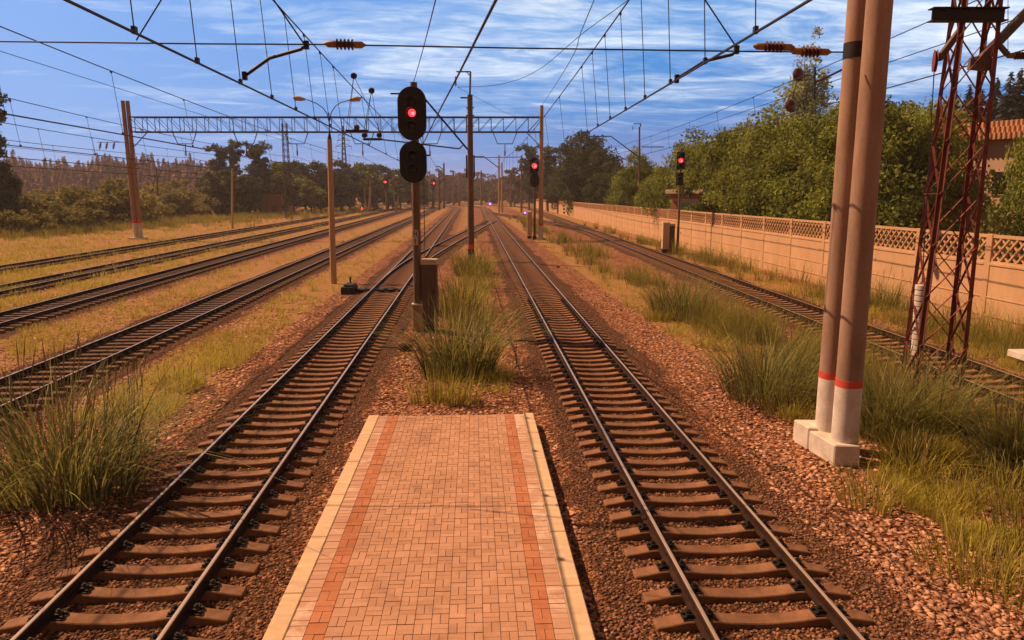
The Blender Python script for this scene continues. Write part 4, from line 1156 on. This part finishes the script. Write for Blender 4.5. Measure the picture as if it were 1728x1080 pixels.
def main_signal():
    b = P(707, 560, 0); y = b.y; k = y / F
    r = thing('railway_signal', 'tall black signal with two oval heads, red light lit, in front of the platform end', 'signal', b, group='railway signals')
    f = lambda px, py: D(px, py, y)
    zt = f(698, 139).z
    MB().tube([Vector((b.x - .03, y, 1.0)), Vector((f(698, 139).x, y, zt))], [.155, .125], 16).build('mast', 'mast', r)
    MB().box((b.x, y, .45), (.40, .40, 1.2)).build('footing', 'concrete', r, smooth=False, bevel=.02)
    MB().box((b.x - .02, y, 1.07), (.44, .42, .05)).build('base_plate', 'white', r)
    # ladder behind the mast
    m = MB(); la, lb = f(708.5, 460), f(704, 150)
    for s in (0, .26):
        m.tube([Vector((la.x + s * .5, y + .3 + s, 1.2)), Vector((lb.x - .02 + s * .5, y + .3 + s, zt - .4))], .018, 6)
    for i in range(24):
        z = 1.5 + i * .32; t = (z - 1.2) / (zt - 1.6); x = la.x + (lb.x - .02 - la.x) * t; m.tube([(x, y + .3, z), (x + .13, y + .56, z)], .012, 5)
    m.build('ladder', 'mast', r)
    c1, c2 = f(697, 193), f(699, 274); c1.y = c2.y = y - .28
    k2 = (y - .28) / F
    sig_head(r, c1, 47 * k2, 86 * k2, (.42, .02, -.42), .02, rl=.145)
    sig_head(r, c2, 45 * k2, 68 * k2, (.22, -.24), None, rl=.145)
    m = MB()
    for c, hh in ((c1, .5), (c2, .3)):
        for s in (-1, 1): m.bar((c.x, y - .02, c.z + s * hh), (c.x, y - .28, c.z + s * hh), .07, .05)
    m.build('head_bracket', 'iron', r)
    m = MB(); a = f(659, 158); q = f(680, 158)
    m.tube([a, q], .03, 8); m.tube([f(673, 159), f(673, 174)], .022, 6); m.build('side_arm', 'iron', r)
    MB().tube([f(718, 262), f(727, 262)], .03, 8).build('peg', 'iron', r)
    # number plates H and 1
    for py, ch in ((394, 'H'), (407, '1')):
        c = f(702, py); yy = y - .17
        pl = MB().box((c.x, yy, c.z), (.20, .02, .27)).build('number_plate', 'plate', r)
        m = MB(); g = yy - .014
        if ch == 'H':
            for s in (-1, 1): m.box((c.x + s * .05, g, c.z), (.025, .012, .18))
            m.box((c.x, g, c.z), (.08, .012, .025))
        else:
            m.box((c.x + .005, g, c.z), (.028, .012, .18)); m.bar((c.x - .045, g, c.z + .045), (c.x - .004, g, c.z + .085), .024, .012)
        m.build('lettering', 'ink', pl)
    cb = f(726, 548); cb.z = 0
    o = thing('relay_cabinet', 'brown relay cabinet with pale cap right beside the black signal mast', 'cabinet', cb)
    cab = cabinet(o, Vector((cb.x, y + .1, .15)), .56, .55, f(726, 440).z - .15, 'cabinetdark', 'roof', 'body')
main_signal()
def head_signal(px, pyb, pyt, heads, label, shape='oval', cab=None, mast='mast', group='railway signals', lens_rl=.11, dist=None):
    b = P(px, pyb, 0) if dist is None else D(px, HOR, dist); b.z = 0; y = b.y; k = y / F
    r = thing('railway_signal', label, 'signal', b, group=group)
    zt = D(px, pyt, y).z
    MB().tube([b + Vector((0, 0, .1)), Vector((b.x, y, zt))], [max(.10, 2.2 * k), max(.08, 1.6 * k)], 10).build('mast', mast, r)
    MB().box((b.x, y, .15), (.5, .5, .5)).build('footing', 'iron', r)
    for (hx, hy, hw, hh, lit) in heads:
        c = D(hx, hy, y - .25)
        H_ = hh * k; ls = (.27 * H_, 0.0, -.27 * H_) if hh > 1.25 * hw else (.2 * H_, -.2 * H_)
        sig_head(r, c, hw * k, H_, ls, ls[lit] if lit is not None else None, shape, rl=min(hw * k * .28, .20) if lit is None else hw * k * .30)
    if cab:
        x, y0, y1, w = cab; p = D(x, HOR, y); p.z = 0
        o = thing('relay_cabinet', cab_label[label], 'cabinet', p)
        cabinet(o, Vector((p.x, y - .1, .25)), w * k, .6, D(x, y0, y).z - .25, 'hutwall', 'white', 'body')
    return r
cab_label = {}
lab = 'red-lit signal with two oval heads standing beside the right gantry pole'; cab_label[lab] = 'narrow grey cabinet beside the oval-headed signal at the right gantry pole'
head_signal(902, 404, 262, [(902, 280, 15, 28, 1), (902, 304, 15, 23, None)], lab, cab=(894, 358, 402, 8))
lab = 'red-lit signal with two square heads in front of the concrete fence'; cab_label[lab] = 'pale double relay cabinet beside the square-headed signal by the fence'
head_signal(1143, 428, 252, [(1149, 271, 13, 28, 1), (1147, 302, 12, 21, None)], lab, 'box', cab=(1125, 376, 424, 11))  # cabinet body coloured pale in place of sun falling on its front
p = D(1135, HOR, P(1143, 428, 0).y); p.z = 0
o = thing('relay_cabinet', 'grey-sided cabinet squeezed between the pale cabinet and the square-headed signal', 'cabinet', p)
cabinet(o, Vector((p.x, p.y + .1, .25)), .55, .7, D(1135, 378, p.y).z - .25, 'cabinetdark', 'white', 'body')
head_signal(653, 357, 296, [(650, 307, 9, 12, 1), (651, 316, 6, 8, None)], 'distant red-lit signal among the left tracks in front of the wood', lens_rl=.3)
head_signal(731, 351, 300, [(731, 309, 9, 12, 1), (731, 317, 6, 8, None)], 'distant red-lit signal just right of the black signal mast', lens_rl=.3)
def dwarf(px, py, mat, label):
    b = P(px, py + 6, 0); y = b.y; k = y / F
    r = thing('dwarf_signal', label, 'signal', b, group='dwarf signals on the ground')
    c = D(px, py, y)
    MB().tube([b, Vector((b.x, y, c.z))], .06, 6).build('post', 'iron', r)
    MB().box((b.x, y, c.z), (5.2 * k, .25, 5.6 * k)).build('signal_head', 'signal', r)
    MB().lathe([(1.9 * k, 0), (1.5 * k, .1), (.4 * k, .16)], c + Vector((0, -.13, 0)), 14, 0, Vector((0, -1, 0))).build('lens', mat, r)
dwarf(827, 344, 'violet', 'dwarf signal with violet light beside the far crossover')
dwarf(886, 359, 'violet', 'dwarf signal with violet light left of the oval-headed signal')
dwarf(611, 352, 'redlens', 'tiny dwarf signal with red light among the far left tracks')

# ------------------------------------------------------------------ lamp posts
def double_lamp():
    b = P(563, 478, 0); y = b.y; f = lambda px, py: D(px, py, y)
    r = thing('street_lamp', 'double-armed lamp on a tapered concrete post between the left tracks', 'lamp post', b)
    t = f(556, 235)
    pr = [(.19, -.2), (.17, t.z * .5), (.135, t.z)]
    MB().tube([b + Vector((0, 0, -.2)), (b + t) / 2 * 1 + Vector((0, 0, -b.z / 2)), t], [.19, .165, .14], 14).build('post', 'lamppole', r)
    MB().tube([t, f(556, 222)], [.12, .035], 10).build('cap', 'iron', r)
    MB().tube([f(556, 224), f(555, 190)], .03, 8).build('stem', 'iron', r)
    for pts, (hx, hy), (ex, ey) in ((((555, 205), (552, 192), (545, 182), (535, 175), (518, 168)), (516, 168), (495, 165)), (((556, 205), (559, 190), (566, 179), (575, 173), (590, 169)), (588, 169), (609, 166))):
        MB().tube([f(*q) for q in pts], .026, 8).build('arm', 'iron', r)
        a, e = f(hx, hy), f(ex, ey); d = e - a
        MB().tube([a, a + d * .2, a + d * .45, a + d * .8, e], [.045, .09, .135, .13, .06], 12).build('lamp_head', 'lampshade', r)
        MB().box(a + d * .68 + Vector((0, 0, -.11)), (d.length * .45, .16, .05)).build('lens_cover', 'white', r)
double_lamp()
def small_lamp(px, yb, yt, arm, label, dist=None):
    b = P(px, yb, 0) if dist is None else D(px, HOR, dist); b.z = 0; y = b.y; k = y / F; f = lambda a, c: D(a, c, y)
    r = thing('street_lamp', label, 'lamp post', b)
    t = f(px, yt + 5)
    MB().tube([b, t], [1.9 * k, 1.3 * k], 8).build('post', 'lamppole', r)
    MB().tube([t, f(px + arm * .4, yt + 1), f(px + arm, yt)], .6 * k, 6).build('arm', 'iron', r)
    a, e = f(px + arm * .7, yt + .6), f(px + arm * 1.7, yt - 1)
    MB().tube([a, (a + e) / 2, e], [.6 * k, 1.6 * k, .6 * k], 8).build('lamp_head', 'lampshade', r)
small_lamp(392, 386, 279, 6, 'single-armed lamp post in front of the tall tufted trees on the left')
small_lamp(624, 350, 299, 4, 'small distant lamp post beside the pale forked birch', 232)

# ------------------------------------------------------------------ masts
def middle_mast():
    b = P(795, 442, 0); y = b.y; f = lambda px, py: D(px, py, y)
    r = thing('overhead_line_mast', 'brown middle mast with top bracket and diagonal arm behind the black signal', 'mast', b)
    k = y / F; t = f(793, 160)
    lerp = lambda z: Vector((b.x + (t.x - b.x) * z / t.z, y, z))
    z1, z2 = f(795, 420).z, f(795, 412).z
    MB().tube([lerp(-.2), lerp(z1 * .55)], .30, 14).build('footing', 'concrete', r)
    MB().tube([lerp(z1 * .45), lerp(z1)], .27, 14).build('guard', 'iron', r)
    MB().tube([lerp(z1), lerp(z2)], .275, 14).build('red_band', 'red', r)
    MB().tube([lerp(z2), lerp(t.z)], [.26, .20], 14).build('pole', 'mast', r)
    for py in (182, 195, 213): MB().box(lerp(f(794, py).z), (.62, .2, .07)).build('clamp', 'iron', r)
    for s in (-1, 1):
        z0, zz = f(795, 300).z, f(795, 262).z; m = MB().box((lerp(z0).x + s * .29, y, (z0 + zz) / 2), (.10, .14, zz - z0)); m.build('guard_strip', 'iron', r)
    m = MB(); m.bar(t, f(794, 121), .13); m.bar(f(794, 121), f(770, 121), .09); m.bar(f(794, 129), f(787, 121), .06); m.build('top_bracket', 'mast', r)
    insulator(r, f(769, 137), (0, 0, 1), .62, 5, .08)
    MB().bar(f(777, 165), f(793, 165), .10).build('peg', 'iron', r)
    MB().bar(f(789, 252), f(718, 168), .17, .14).build('diagonal_arm', 'iron', r)
    m = MB(); m.tube([f(640, 250 - 15), f(775, 251)], .055, 8); m.tube([f(775, 251), f(782, 244), f(790, 253)], .06, 8); m.build('arm_tube', 'iron', r)
middle_mast()
def far_mast(px, yb, yt, label, style=0, dist=None, group=None, mat='mast', arm=0, armpy=None):
    b = P(px, yb, 0) if dist is None else D(px, HOR, dist); b.z = 0; y = b.y; k = y / F; f = lambda a, c: D(a, c, y)
    r = thing('overhead_line_mast', label, 'mast', b, group=group)
    t = f(px, yt); MB().tube([b + Vector((0, 0, -.2)), t], [max(.17, 2.0 * k), max(.12, 1.4 * k)], 8).build('pole', mat, r)
    if arm:
        MB().bar(f(px, armpy + abs(arm) * .75), f(px + arm, armpy), 1.6 * k, 1.4 * k).build('diagonal_arm', 'iron', r)
        MB().tube([f(px + arm, armpy), f(px + arm * 1.7, armpy)], .8 * k, 6).build('arm_tube', 'iron', r)
    return r, y, k, f
r, y, k, f = far_mast(1079, 388, 214, 'tall mast with hooked top bracket and long diagonal arm by the fence', arm=-48, armpy=230)
m = MB(); m.bar(f(1081, 214), f(1081, 209), 1.6 * k); m.bar(f(1082, 209), f(1069, 209), 1.3 * k); m.build('top_bracket', 'mast', r)
insulator(r, f(1068, 216), (0, 0, 1), 6 * k, 4, 1.1 * k)
m = MB(); m.lathe([(2.8 * k, -.2), (2.6 * k, 10 * k)], (r.location.x, y, 0), 10); m.build('footing', 'concrete', r)
MB().box(f(1074, 380), (5 * k, 2 * k, 3 * k)).build('switch_box', 'iron', r)
MB().tube([f(1083, 248), f(1120, 248)], .7 * k, 6).build('arm_tube', 'iron', r)
far_mast(957, 362, 265, 'thin brown pole in front of the huge dark tree')
far_mast(842, 0, 262, 'paired far mast with arm just right of the middle mast', dist=225, arm=-26, armpy=264, mat='lamppole')
far_mast(847, 0, 275, 'pale pole standing close beside the paired far mast', dist=222, mat='lamppole')
G = 'thin far masts near the vanishing point'
for i, (px, yt, dd) in enumerate([(749, 275, 300), (741, 296, 260), (862, 287, 330), (880, 285, 300), (775, 291, 380), (720, 296, 340), (765, 290, 400), (812, 288, 380), (868, 292, 360), (700, 296, 330)]):
    far_mast(px, 0, yt, 'thin distant mast where the tracks meet the horizon', dist=dd, group=G, arm=(-8, 8, 0)[i % 3], armpy=yt + 6)
for i, (px, yt, dd) in enumerate([(535, 296, 250), (543, 300, 262), (597, 302, 270), (400, 300, 190)]):
    far_mast(px, 0, yt, 'thin distant pole standing in front of the left wood', dist=dd, group='thin poles by the left wood', mat='lamppole')
def portal():
    dd = 232; f = lambda a, c: D(a, c, dd); k = dd / F
    b = f(880, HOR); b.z = 0
    r = thing('portal_beam', 'distant horizontal beam on a far mast right of the middle mast', 'gantry', b)
    MB().tube([b, f(880, 262)], [1.8 * k, 1.3 * k], 8).build('pole', 'mast', r)
    MB().bar(f(800, 266), f(881, 265), 1.2 * k, 1.2 * k).build('beam', 'truss', r)
portal()
def utility_pole():
    b = D(266, HOR, 165); b.z = 0; y = b.y; k = y / F; f = lambda a, c: D(a, c, y)
    r = thing('utility_pole', 'wooden utility pole with two crossarms in front of the hazy forest', 'pole', b)
    MB().tube([b, f(264, 283)], [1.6 * k, 1.1 * k], 8).build('pole', 'wood', r)
    for py, w in ((298, 8), (304, 6)):
        a = MB().bar(f(264 - w, py), f(264 + w, py), 1.1 * k, .9 * k).build('crossarm', 'wood', r)
        for s in (-1, 1): MB().tube([f(264 + s * w * .85, py), f(264 + s * w * .85, py - 3)], .5 * k, 6).build('insulator', 'white', a)
utility_pole()
def lattice_mast(px0, px1, yb, yt, dd, label, pylon=False):
    b = D((px0 + px1) / 2, HOR, dd); b.z = 0; k = dd / F; f = lambda a, c: D(a, c, dd)
    r = thing('pylon' if pylon else 'lattice_mast', label, 'pylon' if pylon else 'mast', b)
    zt = f(px0, yt).z; w0 = (px1 - px0) * k / 2; n = 16
    m = MB(); W = lambda z: w0 * (1 - (.85 if pylon else .3) * z / zt)
    cs = [(-1, -1), (1, -1), (1, 1), (-1, 1)]
    pt = lambda c, z: Vector((b.x + c[0] * W(z), b.y + c[1] * W(z), z))
    for c in cs: m.bar(pt(c, 0), pt(c, zt), .8 * k)
    for i in range(n):
        z0, z1 = zt * i / n, zt * (i + 1) / n
        for j in range(4):
            a, d = cs[j], cs[(j + 1) % 4]; m.bar(pt(a, z0), pt(d, z1), .45 * k); m.bar(pt(d, z0), pt(a, z1), .45 * k)
    m.build('frame', 'truss', r)
    if pylon:
        for py, w in ((228, 8), (247, 13), (237, 10)):
            z = f(583, py).z; m = MB()
            for s in (-1, 1):
                m.bar((b.x, b.y, z + 5 * k), (b.x + s * w * k, b.y, z), .6 * k); m.bar((b.x, b.y, z), (b.x + s * w * k, b.y, z), .6 * k)
                m.bar((b.x + s * w * k, b.y, z), (b.x + s * w * k, b.y, z - 5 * k), .4 * k)
            m.build('crossarm', 'truss', r)
lattice_mast(481, 491, 0, 208, 165, 'thin twin-legged lattice mast left of the double lamp')
lattice_mast(577, 589, 0, 212, 330, 'far power pylon with crossarms behind the double lamp', True)

# ------------------------------------------------------------------ small trackside things
def point_machine():
    b = P(590, 495, 0)
    r = thing('point_machine', 'black point machine with rods across the left track at the turnout', 'point machine', b)
    m = MB().box(b + Vector((0, 0, .18)), (.66, 1.2, .44)); m.box(b + Vector((.05, 0, .47)), (.52, .95, .08)); m.build('housing', 'iron', r, smooth=False, bevel=.03)
    e = P(676, 489, 0); 
    for dy, z in ((-.2, .17), (.15, .20), (.45, .16)):
        MB().bar((b.x + .2, b.y + dy, z), (e.x, b.y + dy, z), .09, .08).build('rod', 'iron', r)
    m = MB()
    for i in range(5): m.box((b.x + .7 + i * .5, b.y + .12, .17), (.24, .85, .14))
    m.build('clamp_plates', 'iron', r)
    MB().box((b.x - .05, b.y + .5, .35), (.08, .06, .95)).build('marker', 'iron', r)
point_machine()
def stake(px, yb, yt, label, cap=.1):
    b = P(px, yb, 0); r = thing('marker_stake', label, 'stake', b); t = D(px, yt, b.y)
    MB().tube([b, t], .014, 6).build('rod', 'rust', r); MB().lathe([(cap * .6, -.02), (cap, 0), (cap, .02), (cap * .4, .03)], t, 10).build('cap', 'iron', r)
stake(871, 622, 576, 'thin rusty stake with round cap on the gravel left of the right track', .06)
stake(680, 574, 555, 'short stake with wide flat cap beside the left track', .13)
def junction_box():
    b = P(684, 592, 0); r = thing('junction_box', 'low dark round junction box on the ballast before the tall reeds', 'junction box', b)
    MB().lathe([(.24, -.05), (.24, .16), (.20, .22), (.05, .25)], b, 16).build('body', 'rust', r)
    MB().tube([b + Vector((-.2, 0, .1)), b + Vector((-.6, .1, .12)), b + Vector((-1.2, .1, .1))], .03, 6).build('cable', 'iron', r)
junction_box()
def slab_bench():
    b = P(1722, 622, 0); r = thing('concrete_slab', 'white concrete slab on dark blocks at the right picture edge', 'slab', b)
    z = D(1722, 600, b.y).z
    MB().box((b.x + 1.0, b.y, z), (2.3, .9, .22)).build('top', 'white', r, smooth=False, bevel=.02)
    for s in (.25, 1.7): MB().box((b.x + s, b.y, z / 2 - .08), (.35, .6, z - .1)).build('block', 'mast', r)
slab_bench()

# sub-parts parented to parts: their meshes are in the thing's frame, and parts sit at the thing's origin, so nothing to correct

# ------------------------------------------------------------------ light and sky
def haze():
    hb = MB().box((0, 1050, 20.5), (3200, 2800, 43)).build('haze', newmat('haze_air')[0], None, smooth=False)
    m = hb.data.materials[0]; t = m.node_tree; t.nodes.remove(t.nodes['Principled BSDF'])
    v = nd(t, 'ShaderNodeVolumePrincipled'); v.inputs['Color'].default_value = (.92, .80, .80, 1); v.inputs['Density'].default_value = HAZE
    v.inputs['Anisotropy'].default_value = .1
    t.links.new(v.outputs[0], t.nodes['Material Output'].inputs['Volume'])
    tag(hb, 'pale mauve haze lying over the tracks and the far woods', 'haze', kind='stuff')
HAZE = .00032
haze()
SUNV = Vector((.80, -.38, -1.0)).normalized()
sd = bpy.data.lights.new('sun', 'SUN'); sd.energy = 5.0; sd.angle = math.radians(.35); sd.color = (1.0, .64, .36)
so = bpy.data.objects.new('sun', sd); COL.objects.link(so); so.rotation_euler = SUNV.to_track_quat('-Z', 'Y').to_euler(); so.location = (-40, 20, 60)
w = bpy.data.worlds.new('World'); SC.world = w; w.use_nodes = True
nt = w.node_tree; bg = nt.nodes['Background']
sky = nd(nt, 'ShaderNodeTexSky', sky_type='NISHITA'); sky.sun_disc = False
sky.sun_elevation = math.asin(-SUNV.z); sky.sun_rotation = math.atan2(-SUNV.x, -SUNV.y)
sky.air_density, sky.dust_density, sky.ozone_density = 1.0, .4, 3.0
tc = nd(nt, 'ShaderNodeTexCoord').outputs['Generated']
sep = nd(nt, 'ShaderNodeSeparateXYZ'); nt.links.new(tc, sep.inputs[0])
xx, yy, zz = sep.outputs
# clear-air colour, deeper and more violet near the horizon
base = ramp(nt, zz, [(0, (1.3, 2.1, 5.0)), (.05, (.75, 1.85, 4.8)), (.11, (.40, 1.95, 5.2)), (.25, (.36, 2.3, 5.9)), (.5, (.7, 1.5, 3.0))])
lf = math_(nt, 'MULTIPLY_ADD', xx, -1.5, .22, clamp=True)
base = mixc(nt, lf, base, (1.75, 3.3, 6.8))
base = mixc(nt, .07, base, sky.outputs[0])
den = math_(nt, 'ADD', math_(nt, 'MAXIMUM', zz, 0.0), .07)
cx_, cy_ = math_(nt, 'DIVIDE', xx, den), math_(nt, 'DIVIDE', yy, den)
cmb = nd(nt, 'ShaderNodeCombineXYZ')
nt.links.new(math_(nt, 'MULTIPLY_ADD', cy_, .10, math_(nt, 'MULTIPLY', cx_, .52)), cmb.inputs[0])
nt.links.new(math_(nt, 'MULTIPLY_ADD', cx_, -.12, math_(nt, 'MULTIPLY', cy_, 1.0)), cmb.inputs[1])
n1 = noise(nt, 1.9, 10, .62, cmb.outputs[0], 1.1)
n3 = noise(nt, 6.5, 5, .6, cmb.outputs[0], 1.5)
n2 = noise(nt, .30, 3, .5, cmb.outputs[0], .4)
cl = math_(nt, 'ADD', math_(nt, 'MULTIPLY', n1, .50), math_(nt, 'MULTIPLY', n2, .46))
cl = math_(nt, 'ADD', cl, math_(nt, 'MULTIPLY', n3, .17))
# more cloud overhead and ahead-right, clearer to the left
el = math_(nt, 'MULTIPLY_ADD', zz, .42, -.055)
el = math_(nt, 'ADD', el, math_(nt, 'MULTIPLY_ADD', xx, .13, .005))
cl = math_(nt, 'ADD', cl, el)
cm = ramp(nt, cl, [(.54, (0, 0, 0)), (.61, (.20, .20, .20)), (.69, (.62, .62, .62)), (.78, (1, 1, 1))])
cloud = ramp(nt, zz, [(0, (5.0, 5.6, 7.6)), (.12, (7.4, 8.2, 8.8)), (.22, (8.0, 8.6, 9.0)), (.29, (6, 5.8, 5.4)), (.36, (2.5, 1.8, 1.3)), (.6, (1.2, .75, .5))])
cm2 = mixc(nt, ramp(nt, zz, [(.27, (0, 0, 0)), (.55, (.85, .85, .85))]), cm, (1, 1, 1))  # solid warm cloud above the frame, added to tone and dim the ambient light
col = mixc(nt, cm2, base, cloud)
# unseen sky behind the camera, dimmed and browned to deepen shade on camera-facing sides
col = mixc(nt, ramp(nt, math_(nt, 'MULTIPLY', yy, -1.0), [(0, (0, 0, 0)), (.35, (.9, .9, .9))]), col, (1.3, .85, .6))
nt.links.new(col, bg.inputs[0]); bg.inputs[1].default_value = .10
vs = SC.view_settings; vs.view_transform = 'Standard'; vs.look = 'None'; vs.exposure = .45; vs.gamma = 1
SC.cycles.max_bounces = 6; SC.cycles.diffuse_bounces = 3; SC.cycles.transmission_bounces = 3; SC.cycles.transparent_max_bounces = 4
SC.cycles.use_denoising = True
